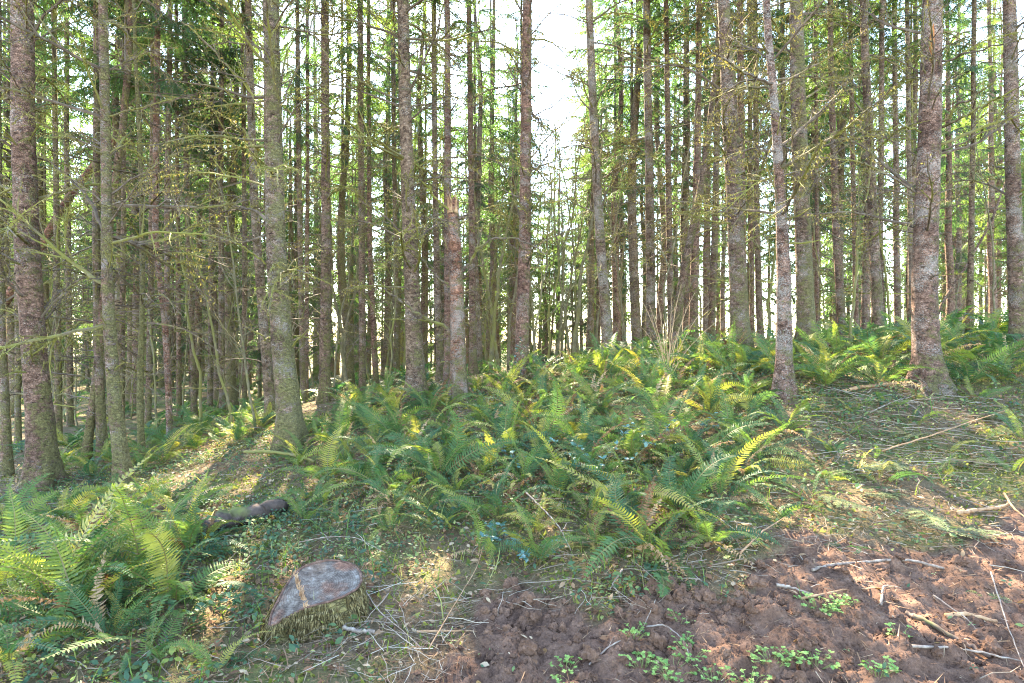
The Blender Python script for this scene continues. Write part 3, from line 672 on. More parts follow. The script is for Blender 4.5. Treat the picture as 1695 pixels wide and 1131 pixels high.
_ON = ['first', 'second', 'third', 'fourth', 'fifth', 'sixth', 'seventh', 'eighth', 'ninth', 'tenth', 'eleventh', 'twelfth', 'thirteenth', 'fourteenth', 'fifteenth', 'sixteenth', 'seventeenth', 'eighteenth', 'nineteenth']
def ordinal(n):
    if n < 20: return _ON[n-1]
    d = {2: ('twentieth', 'twenty'), 3: ('thirtieth', 'thirty'), 4: ('fortieth', 'forty'), 5: ('fiftieth', 'fifty')}[n//10]
    return d[0] if n % 10 == 0 else d[1] + '-' + _ON[n % 10-1]

# middle-distance trunks one can tell apart
MIDS = [([(140, 770, 17), (158, 640, 16), (172, 480, 15), (184, 334, 13), (202, 223, 13), (213, 111, 12), (219, 0, 11)], None, 0.6),
 ([(172, 772, 19), (165, 650, 17), (160, 500, 15), (158, 350, 13), (160, 150, 12), (160, 0, 11)], 9.0, 0.5),
 ([(236, 778, 12), (232, 660, 12), (237, 520, 10), (236, 371, 9), (232, 223, 8), (226, 130, 7), (222, 30, 6)], 8.4, 0.9),
 ([(283, 748, 9), (279, 640, 11), (272, 520, 11), (256, 400, 11), (257, 300, 11), (260, 150, 11), (263, 0, 10)], 9.6, 0.05),
 ([(12, 785, 19), (8, 660, 18), (2, 500, 17), (-3, 300, 16), (-5, 0, 15)], 8.2, 0.45),
 ([(97, 720, 14), (94, 500, 12), (92, 250, 10), (88, 0, 9)], 11.5, 0.4), ([(117, 690, 12), (113, 460, 11), (110, 200, 9), (110, 0, 8)], 14, 0.2),
 ([(245, 718, 11), (250, 450, 10), (252, 200, 9), (254, 0, 8)], 12, 0.4), ([(279, 700, 11), (276, 370, 10), (279, 220, 10), (282, 0, 9)], 13, 0.25),
 ([(323, 690, 11), (312, 400, 9), (306, 150, 8), (304, 0, 7)], 14, 0.3), ([(348, 685, 10), (350, 380, 9), (352, 100, 8)], 15, 0.3),
 ([(368, 688, 11), (365, 380, 10), (366, 180, 9), (368, 0, 8)], 14.5, 0.25), ([(405, 680, 9), (405, 380, 8), (403, 100, 7)], 15, 0.4),
 ([(452, 710, 19), (434, 510, 16), (422, 350, 14), (415, 150, 13), (411, 0, 12)], 10.5, 0.15),
 ([(502, 660, 10), (497, 420, 9), (493, 93, 8)], 15, 0.4), ([(507, 655, 8), (509, 300, 7), (509, 0, 6)], 17, 0.2),
 ([(600, 645, 12), (599, 420, 11), (597, 150, 10), (596, 0, 9)], 14.5, 0.3), ([(623, 645, 10), (612, 400, 8), (610, 150, 7), (610, 0, 6)], 16, 0.3),
 ([(656, 635, 9), (655, 420, 8), (650, 100, 6)], 18, 0.5), ([(730, 645, 12), (723, 460, 11), (720, 280, 9), (718, 50, 8)], 13, 0.3),
 ([(742, 650, 14), (741, 330, 12), (741, 70, 10), (740, 0, 9)], 12, 0.2), ([(783, 630, 13), (781, 380, 11), (778, 150, 9), (776, 0, 8)], 14, 0.3),
 ([(1113, 590, 12), (1108, 420, 11), (1104, 110, 9), (1102, 0, 8)], 14, 0.15), ([(1117, 595, 15), (1127, 477, 14), (1146, 380, 13), (1157, 334, 12), (1171, 240, 11), (1182, 140, 9), (1190, 40, 8)], 12.5, 0.5),
 ([(1147, 585, 16), (1150, 450, 15), (1155, 250, 12), (1158, 0, 10)], 14, 0.4), ([(1177, 580, 13), (1183, 400, 12), (1188, 150, 10), (1190, 0, 9)], 15, 0.5),
 ([(1259, 580, 12), (1253, 380, 11), (1250, 100, 9)], 15.5, 0.3), ([(1245, 580, 9), (1243, 350, 8), (1240, 50, 7)], 18, 0.3), ([(1353, 560, 8), (1352, 350, 7), (1350, 50, 6)], 18, 0.3),
 ([(1394, 560, 15), (1384, 380, 13), (1378, 200, 11), (1374, 0, 9)], 14, 0.35), ([(1486, 550, 13), (1484, 350, 11), (1480, 0, 8)], 15, 0.3), ([(1508, 548, 11), (1506, 300, 9), (1501, 0, 8)], 14, 0.15),
 ([(1418, 560, 10), (1415, 420, 9), (1410, 200, 8), (1406, 0, 8)], 16, 0.2), ([(1463, 555, 11), (1456, 400, 10), (1459, 200, 10), (1461, 0, 9)], 13.5, 0.2),
 ([(1606, 520, 13), (1608, 400, 11), (1611, 200, 9), (1613, 0, 8)], 13, 0.5), ([(1297, 580, 9), (1297, 300, 9), (1295, 0, 8)], 17, 0.1), ([(1230, 585, 15), (1228, 300, 13), (1226, 100, 12), (1225, 0, 11)], 11.2, 0.4),
 ([(30, 760, 12), (28, 500, 11), (24, 200, 9), (22, 0, 8)], 11, 0.5), ([(200, 740, 12), (203, 500, 10), (205, 200, 8), (206, 0, 8)], 12.5, 0.4), ([(297, 705, 9), (294, 400, 8), (292, 100, 7)], 14, 0.3)]
def gap_label(px, counts, kind):
    l = [h for h in HERO_PX if h[0] <= px]; r = [h for h in HERO_PX if h[0] > px]
    if not l: key = ('left of ' + HERO_PX[0][1]); 
    elif not r: key = ('right of ' + HERO_PX[-1][1])
    else: key = ('between ' + l[-1][1] + ' and ' + r[0][1])
    counts[key] = counts.get(key, 0)+1
    return key, counts[key]
def assign_labels(lst, fmt, group):
    cnt = {}; tot = {}
    for px, o in sorted(lst, key=lambda t: t[0]):
        key, n = gap_label(px, cnt, ''); o['_k'] = (key, ); o['_n'] = n; tot[key] = n
    for px, o in lst:
        key = o['_k'][0]; n = o['_n']; del o['_k']; del o['_n']
        pos = 'only one' if tot[key] == 1 else (ordinal(n) + ' from left')
        o['label'] = fmt % (pos, key); o['group'] = group
LST = []
for pts, Y, ms in MIDS:
    o = custom_tree(pts, 'x', Y=Y, near=False, moss=ms, lichen=0.15+0.3*rng.random(), branches=(0.9, 8.5, 3.0), blen=(0.5, 1.5), H=17, crown_z=rng.uniform(5.5, 8.0), peel=0.4 if pts[0][0] == 283 else 0.0)
    LST.append((pts[0][0], o))
assign_labels(LST, 'slender conifer, %s, %s', 'slender conifers in the middle distance')

# far trees: a few kinds, copied
def far_proto(kind, seed):
    rs = random.Random(seed); root = empty('conifer_tree', (0, 0, -50))
    Ht = {'tall': 18.0, 'young': 10.0, 'long': 17.0}[kind]; r0 = {'tall': 0.14, 'young': 0.07, 'long': 0.15}[kind]
    zz = np.arange(-0.3, Ht, 0.3); P = np.c_[fbm(np.c_[zz*0.22, zz*0+seed, zz*0], 2)*0.35, fbm(np.c_[zz*0.22, zz*0+seed+9, zz*0], 2)*0.3, zz]
    R = r0*(1-zz/Ht*0.85)
    obj('trunk', trunk_mesh(P, R, 0.0, seed, sides=9, rough=0.05), root)
    cz = {'tall': rs.uniform(6.0, 8.0), 'young': 0.9, 'long': rs.uniform(3.5, 5.0)}[kind]
    def at(h): return np.array([np.interp(h, zz, P[:, 0]), np.interp(h, zz, P[:, 1]), h])
    mb = MB()
    for k in range(int((cz+1)*7) if kind != 'young' else 6):
        h = rs.uniform(1.0, cz+1.5); V, F, M_, R_ = BR_FAR[rs.randrange(10)]; s = rs.uniform(0.5, 1.7)
        mb.add(rotz(roty(rotx(V*s, rs.gauss(0, .5)), rs.gauss(0.05, 0.25)), rs.uniform(0, 6.28)) + at(h), F, M_, R_)
    tag(obj('branches', mb.mesh('branches', [M_BRANCH, M_MOSS]), root), kind='stuff')
    cm = {'tall': CROWN_TALL, 'young': CROWN_YOUNG, 'long': CROWN_LONG}[kind]; me = rs.choice(cm)
    obj('crown', me, root, at(cz), (0, 0, rs.uniform(0, 6)), (1, 1, (Ht-cz+0.3)/{'tall': 11.0, 'young': 7.5, 'long': 12.0}[kind]))
    root['category'] = 'tree'
    return root
PROT = {k: [far_proto(k, s+i*7) for i in range(n)] for k, s, n in (('tall', 501, 4), ('young', 601, 2), ('long', 701, 3))}
def copy_tree(o, loc, rz, s):
    c = o.copy(); C.objects.link(c); c.location = loc; c.rotation_euler = (0, 0, rz); c.scale = (s, s, s)
    for ch in o.children:
        d = ch.copy(); C.objects.link(d); d.parent = c
        if ch.name.startswith('trunk'): d['moss'] = rng.uniform(0.1, 0.7); d['lichen'] = rng.uniform(0.1, 0.5); d['peel'] = 0.0
    return c
def del_tree(o):
    for ch in list(o.children): bpy.data.objects.remove(ch)
    bpy.data.objects.remove(o)
FARL = []; FARY = []
def place_far(x, y, kind, smin=0.82, smax=1.15):
    if any((x-a)**2+(y-b)**2 < 0.9**2 for a, b, _ in TREES): return False
    if kind != 'young' and in_lane(x, y): return False
    z = gf1(x, y)-0.05
    o = copy_tree(rng.choice(PROT[kind]), (x, y, z), rng.uniform(0, 6.28), rng.uniform(smin, smax))
    TREES.append((x, y, 0.6)); (FARY if kind == 'young' else FARL).append((CX+FPX*x/y, o)); return True
for px, Y, kd in ((700, 20, 'long'), (790, 19, 'long'), (815, 24, 'tall'), (575, 18, 'tall'), (640, 24, 'long'), (1022, 22, 'tall'), (1052, 19, 'long'), (1092, 24, 'tall'), (1135, 20, 'long'), (1168, 26, 'tall'), (848, 30, 'long'), (735, 28, 'long'),
                  (610, 30, 'long'), (1030, 33, 'long'), (1065, 36, 'long'), (330, 22, 'long'), (70, 20, 'long'), (1430, 24, 'long'), (1570, 22, 'long'), (1640, 25, 'long'), (1340, 26, 'long'), (868, 21, 'tall'), (984, 23, 'tall'), (975, 34, 'long')):
    place_far((px-CX)/FPX*Y, Y, kd)
_c = 0; _t = 0
while _c < 70 and _t < 4000:
    _t += 1
    px = rng.uniform(-60, 1755); Y = 14.5 + 38*rng.random()**1.25
    if 872 < px < 985: continue
    if px > 1000 and (Y < 17 or rng.random() < 0.45): continue
    k = 'tall' if rng.random() < 0.55 else 'long'
    if place_far((px-CX)/FPX*Y, Y, k): _c += 1
_c = 0; _t = 0
while _c < 60 and _t < 3000:
    _t += 1
    if rng.random() < 0.72: px = rng.uniform(-60, 640); Y = rng.uniform(20, 58)
    elif rng.random() < 0.6: px = rng.uniform(620, 1000); Y = rng.uniform(30, 48)
    else: px = rng.uniform(1000, 1740); Y = rng.uniform(24, 46)
    if place_far((px-CX)/FPX*Y, Y, 'young'): _c += 1
_c = 0; _t = 0
while _c < 95 and _t < 4000:
    _t += 1
    px = rng.uniform(-80, 1775); Y = rng.uniform(34, 66)
    gap = 890 < px < 965
    if px > 1000 and rng.random() < 0.35: continue
    if place_far((px-CX)/FPX*Y, Y, 'young' if gap else ('long' if rng.random() < 0.8 else 'tall'), 0.9 if gap else 1.15, 1.1 if gap else 1.6): _c += 1
for px in (884, 893, 905, 912, 921, 930, 938, 947, 955, 966, 978, 899, 943, 925):
    Y = rng.uniform(34, 62); s_ = ((CY-rng.uniform(170, 330))/FPX*Y+1.6-gz1((px-CX)/FPX*Y, Y))/(17 if px % 2 else 10)
    place_far((px-CX)/FPX*Y, Y, 'long' if px % 2 else 'young', s_, s_)
for k in PROT:
    for o in PROT[k]: del_tree(o)
assign_labels(FARL, 'far conifer, %s, %s', 'distant conifers deep in the wood')
assign_labels(FARY, 'low young fir, %s, %s', 'low young firs deep in the wood')

# closing wall of the wood far behind: too far to tell trees apart
def far_wood():
    lob = []
    for q in range(2):
        rs = random.Random(820+q); mb = MB(); z = 0.0; H = 16.0
        V, F = tube(np.array([[0, 0, -1.5], [0, 0, H]]), [0.14, 0.02], 4); mb.add(V, F, 1)
        while z < H:
            t = z/H; r_ = 2.9*(1-t)**0.8*min(1, 0.5+2*t)
            for k in range(4):
                a = rs.uniform(0, 6.28); l = r_*rs.uniform(0.6, 1.15)
                for g in range(int(16*max(.4, l/2.5))):
                    u = rs.uniform(0.15, 1); p = np.array([l*u, rs.gauss(0, .16)*(1.3-u)*l*.7, z+0.1*u-0.35*u*u*l+rs.gauss(0, .08)]); h = rs.uniform(.12, .34); v = np.array([[0, 0, 0], [h*.5, h*.35*rs.choice([-1, 1]), -h*.35], [h, rs.gauss(0, .08), -h*.8]])
                    mb.add(rotz(v+p, a), [[0, 1, 2]], 0, rs.random())
            z += rs.uniform(.3, .5)
        lob.append(mb.arrays())
    mb = MB(); rs = random.Random(77); n = 0
    while n < 150:
        px = rs.uniform(-120, 1800); Y = rs.uniform(58, 95)
        if 895 < px < 965 or (px > 1000 and rs.random() < 0.4): continue
        V, F, M_, R_ = lob[n % 2]; x = (px-CX)/FPX*Y; sc_ = rs.uniform(1.3, 2.5)
        mb.add(rotz(V, rs.uniform(0, 6.28))*sc_+np.array([x, Y, gz1(x, Y)+rs.uniform(0.3, 2)]), F, M_, np.clip(R_*.6+rs.random()*.4, 0, 1)); n += 1
    tag(obj('distant_wood', mb.mesh('distant_wood', [M_NEEDLE, M_BRANCH])), 'far conifer wood closing the view behind the trunks', 'wood', kind='stuff')
far_wood()
# mossy leafless alders in the middle of the background
AL = []
for k, (px, Y, ln, ht) in enumerate([(812, 15, 18, 6), (828, 17, -14, 7), (842, 16, 20, 6.5), (885, 18, -12, 7), (905, 15.5, 26, 6), (918, 19, 8, 8), (935, 17, -20, 7), (948, 15, 14, 6), (962, 18, -10, 7.5), (985, 17, 22, 6.5),
                                     (1040, 18, -16, 6.5), (560, 17, 20, 7), (580, 16, -12, 6), (640, 19, 14, 7.5), (670, 17, 26, 6.5), (705, 18, -18, 7), (800, 21, 10, 8), (870, 22, -14, 8.5), (930, 24, 12, 9), (1020, 23, 8, 8)] + [(q_, 9.5+(i_*37 % 80)/10, (-1)**i_*10, 3.0+(i_*13 % 30)/10) for i_, q_ in enumerate((60, 82, 108, 130, 152, 190, 215, 262, 300, 335, 360, 385, 395, 425, 470, 520, 555, 615, 640, 820, 880, 1035, 1100, 1165, 1275, 1370, 1410, 1475, 1580, 1650))]):
    rs = random.Random(900+k); x = (px-CX)/FPX*Y; z = gz1(x, Y); thin = 1.0 if k < 20 else 0.55
    root = empty('alder_tree', (x, Y, z)); mb = MB()
    P = curve_pts(rs, 14, ht, 1.5, 1.38, 0.09, 0 if ln > 0 else math.pi); V, F = tube(P-np.array([0, 0, 0.1]), np.linspace(0.045, 0.012, len(P))*rs.uniform(0.7, 1.3)*thin, 7); mb.add(V, F)
    obj('trunk', mb.mesh('trunk', [M_ALDER], True), root)
    mb = MB()
    for q in range(int(ht*3)):
        t = rs.uniform(0.1, 1.0); f = t*(len(P)-1); a = min(int(f), len(P)-2); c = P[a]*(1-(f-a))+P[a+1]*(f-a)
        V, F, M_, R_ = BR_TWIGGY[rs.randrange(6)]; mb.add(rotz(V*rs.uniform(0.6, 1.7), rs.uniform(0, 6.28))+c, F, M_, R_)
    tag(obj('branches', mb.mesh('branches', [M_ALDER, M_MOSS]), root), kind='stuff')
    root['category'] = 'tree'; AL.append((px, root))
assign_labels(AL, 'leafless mossy alder, %s, %s', 'leafless alders in the background')

# fallen, leaning trunk propped in the left background
def leaning(pts, Y0, dY, r0, name, label):
    n = len(pts); K = np.array([w(px, py, Y0+dY*i/(n-1)) for i, (px, py) in enumerate(pts)])
    base = K[0].copy(); base[2] = min(base[2], gz1(base[0], base[1])) if False else base[2]
    t = np.linspace(0, n-1, 10*n); P = smooth(np.stack([np.interp(t, np.arange(n), K[:, c]) for c in range(3)], 1), 4)
    root = empty(name, base); mb = MB(); V, F = tube(P-base, np.linspace(r0, r0*0.6, len(P)), 9)
    V += fbm(V*9, 3)[:, None]*0.02; mb.add(V, F); tr = obj('trunk', mb.mesh('trunk', [M_BARK], True), root); tr['moss'] = 0.3; tr['lichen'] = 0.1; tr['peel'] = 0.5 if r0 > 0.05 else 0.0
    rs = random.Random(int(pts[0][1])); mb = MB()
    for k in range(14):
        c = P[rs.randrange(4, len(P)-2)]-base; V, F, M_, R_ = BR_FAR[rs.randrange(10)]
        mb.add(rotz(V*rs.uniform(0.4, 1.1), rs.uniform(0, 6.28))+c, F, M_, R_)
    tag(obj('branches', mb.mesh('branches', [M_BRANCH, M_MOSS]), root), kind='stuff')
    tag(root, label, 'tree'); return root
leaning([(-130, 720), (-60, 600), (0, 512), (67, 410), (100, 350), (125, 312), (190, 230)], 11.0, 1.5, 0.10, 'fallen_tree', 'brown dead trunk leaning diagonally behind the thick left-edge trunk')
leaning([(1540, 560), (1560, 500), (1600, 440), (1640, 370), (1665, 300)], 13.0, 0.8, 0.032, 'leaning_tree', 'dark leaning sapling between the stout scarred trunk and the right edge')

# ------------------------------------------------------------------ sword ferns
def frond_mesh(seed, e0, e1, npair, dead=False, wide=0.115, low=False):
    rs = random.Random(seed); mb = MB(); n = 14
    p = np.zeros(3); P = [p.copy()]; yaw = 0; dy = rs.gauss(0, .05)
    for i in range(n):
        t = i/(n-1); e = e0+(e1-e0)*t**1.2; yaw += dy + (rs.gauss(0, .05) if not dead else rs.gauss(0, .12))
        p = p + (1.0/n)*np.array([math.cos(e)*math.cos(yaw), math.cos(e)*math.sin(yaw), math.sin(e)]); P.append(p.copy())
    P = np.array(P)
    V, F = tube(P, np.linspace(0.0055, 0.0015, len(P)), 3, False); mb.add(V, F, 1)
    T, NN, BB = frames(P); roll = rs.gauss(0, .25)
    for k in range(npair):
        t = 0.13 + 0.865*(k+0.5)/npair; f = t*n; a = min(int(f), n-1); q = P[a]*(1-(f-a))+P[a+1]*(f-a); d = T[a]
        s = np.cross(d, [0, 0, 1.0]); s /= np.linalg.norm(s)+1e-9; up = np.cross(s, d)
        prof = min(1.0, (t-0.08)/0.22)**0.6*(1-max(0, t-0.35)/0.66)**0.75
        for sg in (-1, 1):
            l = wide*prof*rs.uniform(0.88, 1.1); 
            if dead: l *= rs.uniform(0.4, 0.9)
            if l < 0.006: continue
            dr = s*sg*1.0 + d*rs.uniform(0.22, 0.38) + up*((0.18 + roll*sg) if not dead else rs.uniform(-1.1, 0.4)); dr /= np.linalg.norm(dr)
            wd = d*(0.5/npair)*rs.uniform(0.58, 0.78)*(1.0 if not low else 1.3); dn = up*(-l*0.16*rs.uniform(0.3, 1.6))
            b = q + d*rs.gauss(0, .001)
            twist = up*rs.gauss(0, .35 if not dead else 1.0)*np.linalg.norm(wd)
            if low: mb.add([b-wd*0.7, b+dr*l+dn, b+wd*0.9], [[0, 1, 2]], 0, rs.random())
            else: mb.add([b-wd*0.55, b+dr*l*0.45-wd*0.85+twist, b+dr*l+dn+d*l*0.12, b+dr*l*0.45+wd*0.85-twist, b+wd*0.75], [[0, 1, 3], [1, 2, 3], [0, 3, 4]], 0, rs.random())
    return mb.mesh('frond', [M_FERN_DEAD if dead else M_FERN, M_RACHIS])
FR = [frond_mesh(1000+k, e0, e1, 31, wide=0.125) for k, (e0, e1) in enumerate([(1.15, -0.5), (0.95, -0.7), (1.3, 0.1), (0.75, -0.6), (1.05, 0.0), (0.55, -0.35), (1.35, -0.9), (0.85, -0.15), (0.3, -0.5), (1.2, 0.2), (0.15, 0.1), (1.0, -1.1)])]
FRD = [frond_mesh(1100+k, e0, e1, 26, dead=True) for k, (e0, e1) in enumerate([(0.5, -1.3), (0.2, -0.7), (0.9, -1.5), (1.2, 0.2)])]
FERNS = []; FERN_LAST = [None]
def label_rows(made, what):
    made = sorted(made, key=lambda o: o.location.y); m = len(made); nrow = max(1, round(m/11)); names = {1: [''], 2: ['front', 'back'], 3: ['front', 'middle', 'back'], 4: ['front', 'second', 'third', 'back'], 5: ['front', 'second', 'third', 'fourth', 'back']}[min(nrow, 5)]; nrow = len(names)
    for k in range(nrow):
        row = sorted(made[m*k//nrow:m*(k+1)//nrow], key=lambda o: o.location.x/o.location.y)
        for q, o in enumerate(row): o['label'] = what + ((', ' + names[k] + ' row') if names[k] else '') + ', ' + ordinal(q+1) + ' from left'
def fern(x, y, L, nfr, label, group, seed, dead=1, upright=0.0, z=None):
    rs = random.Random(seed); zz = gf1(x, y) if z is None else z
    root = empty('sword_fern', (x, y, zz-0.015)); tag(root, label, 'fern', group)
    a0 = rs.uniform(0, 6.28)
    for k in range(nfr):
        s = L*rs.uniform(0.6, 1.22); a = a0+k*2.399+rs.gauss(0, .2)
        obj('frond', FR[rs.randrange(12)], root, (rs.gauss(0, .02), rs.gauss(0, .02), 0), (rs.gauss(0, .3), -rs.gauss(upright, 0.18), a), (s, s*rs.uniform(0.7, 1.2), s))
    for k in range(dead + (1 if rs.random() < .5 else 0)):
        s = L*rs.uniform(0.5, 1.0)
        d = obj('frond', FRD[rs.randrange(4)], root, (0, 0, 0.01), (rs.gauss(0, .4), -rs.gauss(0.05, 0.15), rs.uniform(0, 6.28)), s); d['label'] = 'withered brown frond'
    FERNS.append((x, y)); FERN_LAST[0] = root; return root
HERO_FERNS = [
 (1070, 925, 0.72, 17, 'large sword fern with withered brown fronds at the edge of the bare soil', 6, .1),
 (1170, 900, 0.62, 12, 'wide arching fern right of the brown-fronded one at the soil edge', 3, 0),
 (985, 905, 0.42, 9, 'low fern with a pale drooping frond left of the brown-fronded fern', 1, 0),
 (640, 815, 0.72, 17, 'big bright sword fern left of centre with long fronds arching to the left', 1, .05),
 (825, 860, 0.62, 13, 'sword fern with upright pale-backed fronds in front of the fern bank', 1, .15),
 (735, 875, 0.55, 11, 'spreading low fern above the cut stump with sunlit arching fronds', 0, -.1),
 (95, 1010, 0.9, 17, 'largest bluish green fern filling the lower left corner', 2, .15),
 (235, 985, 0.8, 14, 'long-fronded pale green fern leaning right at lower left', 1, .2),
 (20, 1110, 0.6, 11, 'teal fern cut off by the lower left corner of the picture', 1, 0),
 (255, 1105, 0.45, 10, 'dark glossy green fern low down between the corner fern and the stump', 1, .1),
 (355, 1128, 0.4, 9, 'small fern at the bottom edge left of the stump', 0, 0),
 (15, 905, 0.62, 12, 'sunlit yellow green fern at the left edge', 0, .2),
 (105, 865, 0.55, 11, 'sunlit fern at the foot of the thick left-edge trunk', 1, 0),
 (290, 870, 0.55, 9, 'upright fern with a single yellow frond on the sunny slope at left', 1, .25),
 (340, 905, 0.5, 9, 'fern arching over the dark rotten log', 2, .1),
 (1455, 800, 0.5, 10, 'blue green fern lying low in the twig litter at right', 1, -.2),
 (1560, 790, 0.35, 7, 'small blue green fern right of the low one in the twig litter', 0, -.2),
 (1300, 720, 0.62, 14, 'yellow green fern around the foot of the slim purplish trunk', 3, .1),
 (1230, 790, 0.55, 12, 'green fern between the bare soil and the slim purplish trunk', 2, 0),
 (1690, 730, 0.5, 10, 'blue green fern at the right edge of the picture', 0, 0),
 (660, 735, 0.7, 14, 'tall olive fern in front of the dark trunk by the snag', 2, .3),
 (570, 770, 0.6, 12, 'sunlit fern just right of the sturdy pale mossy trunk', 1, .1),
 (1395, 905, 0.28, 6, 'tiny flat fern lying on the bare soil at right', 0, -.3),
 (1290, 860, 0.4, 9, 'small dark fern at the right-hand edge of the soil bank', 0, 0),
]
for k, (px, py, L, nf, lab, dd, up) in enumerate(HERO_FERNS):
    x, y, z = hit(px, py); fern(x, y, L, nf, lab, None, 2000+k, dd, up)
def fern_zone(poly_px, count, mind, L, nf, label, group, seed, upright=0.08, ylim=(2, 14)):
    rs = random.Random(seed); n = 0; tries = 0; made = []
    xs = [p[0] for p in poly_px]; ys = [p[1] for p in poly_px]
    while n < count and tries < count*40:
        tries += 1; px = rs.uniform(min(xs), max(xs)); py = rs.uniform(min(ys), max(ys))
        if not in_poly([px], [py], poly_px)[0]: continue
        x, y, z = hit(px, py)
        if y > ylim[1] or any((x-a)**2+(y-b)**2 < mind**2 for a, b in FERNS): continue
        if any((x-a)**2+(y-b)**2 < 0.3**2 for a, b, _ in TREES): continue
        fern(x, y, rs.uniform(*L), rs.randint(*nf), label, group, seed*100+n, dead=rs.choice([0, 1, 1, 2, 3]), upright=upright); n += 1; made.append(FERN_LAST[0])
    label_rows(made, label); return n
zc = []
zc.append(fern_zone([(600, 720), (760, 690), (900, 660), (1080, 650), (1260, 660), (1270, 760), (1180, 850), (1000, 880), (880, 850), (700, 830), (600, 780)], 46, 0.42, (0.55, 0.8), (11, 15), 'arching fern in the near half of the central bank', 'ferns of the central bank', 31))
zc.append(fern_zone([(780, 650), (900, 625), (1000, 600), (1200, 585), (1300, 585), (1290, 660), (1100, 660), (900, 670)], 55, 0.42, (0.6, 0.85), (10, 14), 'green fern on the crest of the central bank', 'ferns on the crest of the bank', 32))
zc.append(fern_zone([(1340, 590), (1450, 572), (1560, 560), (1694, 560), (1694, 630), (1580, 640), (1490, 640), (1345, 650)], 42, 0.42, (0.6, 0.85), (10, 14), 'green fern on the slope behind the stout trunk', 'ferns on the right-hand slope', 33))
zc.append(fern_zone([(540, 690), (600, 660), (680, 655), (760, 660), (730, 690), (600, 720)], 18, 0.42, (0.55, 0.75), (10, 13), 'shaded fern left of the broken snag', 'ferns in the shade by the snag', 34))
zc.append(fern_zone([(220, 735), (330, 705), (450, 695), (445, 735), (300, 755), (230, 790), (60, 790), (120, 740)], 30, 0.45, (0.5, 0.75), (9, 13), 'dark fern under the slender left trunks', 'ferns under the left trunks', 35, ylim=(2, 16)))
zc.append(fern_zone([(0, 800), (160, 815), (330, 830), (450, 850), (330, 960), (200, 950), (0, 960)], 13, 0.4, (0.4, 0.65), (8, 12), 'loose fern on the sunny left slope', 'ferns on the sunny left slope', 36))
zc.append(fern_zone([(480, 800), (900, 880), (1000, 930), (850, 945), (650, 900), (480, 860)], 10, 0.35, (0.3, 0.5), (7, 10), 'small fern among trailing leaves above the stump', 'small ferns above the stump', 37))
zc.append(fern_zone([(490, 720), (600, 690), (620, 800), (560, 860), (500, 830)], 10, 0.38, (0.4, 0.65), (9, 13), 'fern at the left end of the central bank', 'ferns at the left end of the bank', 38))
zc.append(fern_zone([(1330, 660), (1480, 650), (1690, 660), (1690, 800), (1500, 830), (1340, 830)], 14, 0.4, (0.26, 0.45), (6, 9), 'small low fern in the twig litter at right', 'small ferns in the right-hand litter', 39, upright=-.1))
zc.append(fern_zone([(0, 960), (330, 920), (345, 1060), (250, 1125), (0, 1125)], 9, 0.36, (0.55, 0.8), (11, 15), 'bluish green fern filling in around the corner fern', 'ferns of the lower left corner', 40, upright=.15))
zc.append(fern_zone([(600, 720), (760, 690), (900, 660), (1080, 650), (1260, 660), (1270, 760), (1180, 850), (1000, 900), (880, 880), (700, 850), (600, 790)], 16, 0.3, (0.4, 0.6), (9, 12), 'smaller fern tucked into the central bank', 'smaller ferns of the central bank', 44))
print('ferns', zc, len(FERNS))

# far fern layer that reads as one mass
def scatter(mb, base, pos, rotz_, tilt, scale, rnd, mat=None):
    """copies base arrays (V,F,M) to many places, vectorised"""
    V, F, M_ = base; n = len(pos); nv = len(V)
    ct, st = np.cos(tilt[:, 0]), np.sin(tilt[:, 0]); cu, su = np.cos(tilt[:, 1]), np.sin(tilt[:, 1]); cz, sz = np.cos(rotz_), np.sin(rotz_)
    X = V[None, :, 0]*scale[:, None]; Y = V[None, :, 1]*scale[:, None]; Z = V[None, :, 2]*scale[:, None]
    Y, Z = Y*ct[:, None]-Z*st[:, None], Y*st[:, None]+Z*ct[:, None]
    X, Z = X*cu[:, None]-Z*su[:, None], X*su[:, None]+Z*cu[:, None]
    X, Y = X*cz[:, None]-Y*sz[:, None], X*sz[:, None]+Y*cz[:, None]
    W = np.stack([X, Y, Z], -1) + pos[:, None, :]
    FF = (F[None]+np.arange(n)[:, None, None]*nv).reshape(-1, 3)
    mb.add(W.reshape(-1, 3), FF, np.tile(M_, n), np.repeat(rnd, nv))
def polar(n, r0, r1, half, power=1.0):
    r = r0+(r1-r0)*nr.rand(n)**power; t = np.radians(nr.uniform(-half, half, n)); return r*np.sin(t), r*np.cos(t)
_lo = [frond_mesh(1200+k, e0, e1, 13, low=True, wide=0.13) for k, (e0, e1) in enumerate([(1.2, -0.5), (0.9, -0.3), (0.6, -0.6)])]
def mesh_arrays(me):
    V = np.empty(len(me.vertices)*3); me.vertices.foreach_get('co', V); F = np.empty(len(me.polygons)*3, dtype=np.int64)
    me.loops.foreach_get('vertex_index', F); M_ = np.empty(len(me.polygons), dtype=np.int64); me.polygons.foreach_get('material_index', M_)
    return V.reshape(-1, 3), F.reshape(-1, 3), M_
mb = MB()
x, y = polar(330, 11.5, 34, 46, 0.9); k = np.hypot(x, y) > 11.5; x, y = x[k], y[k]
for q in range(7):
    b = mesh_arrays(_lo[q % 3]); n = len(x); b = (b[0], b[1], b[2]*0)
    scatter(mb, b, np.c_[x, y, gfine(x, y)], nr.rand(n)*6.28, nr.randn(n, 2)*0.2, nr.uniform(0.5, 0.95, n), nr.rand(n))
tag(obj('fern_understory', mb.mesh('fern_understory', [M_FERN_G])), 'mass of ferns covering the forest floor deep among the trees', 'ferns', kind='stuff')

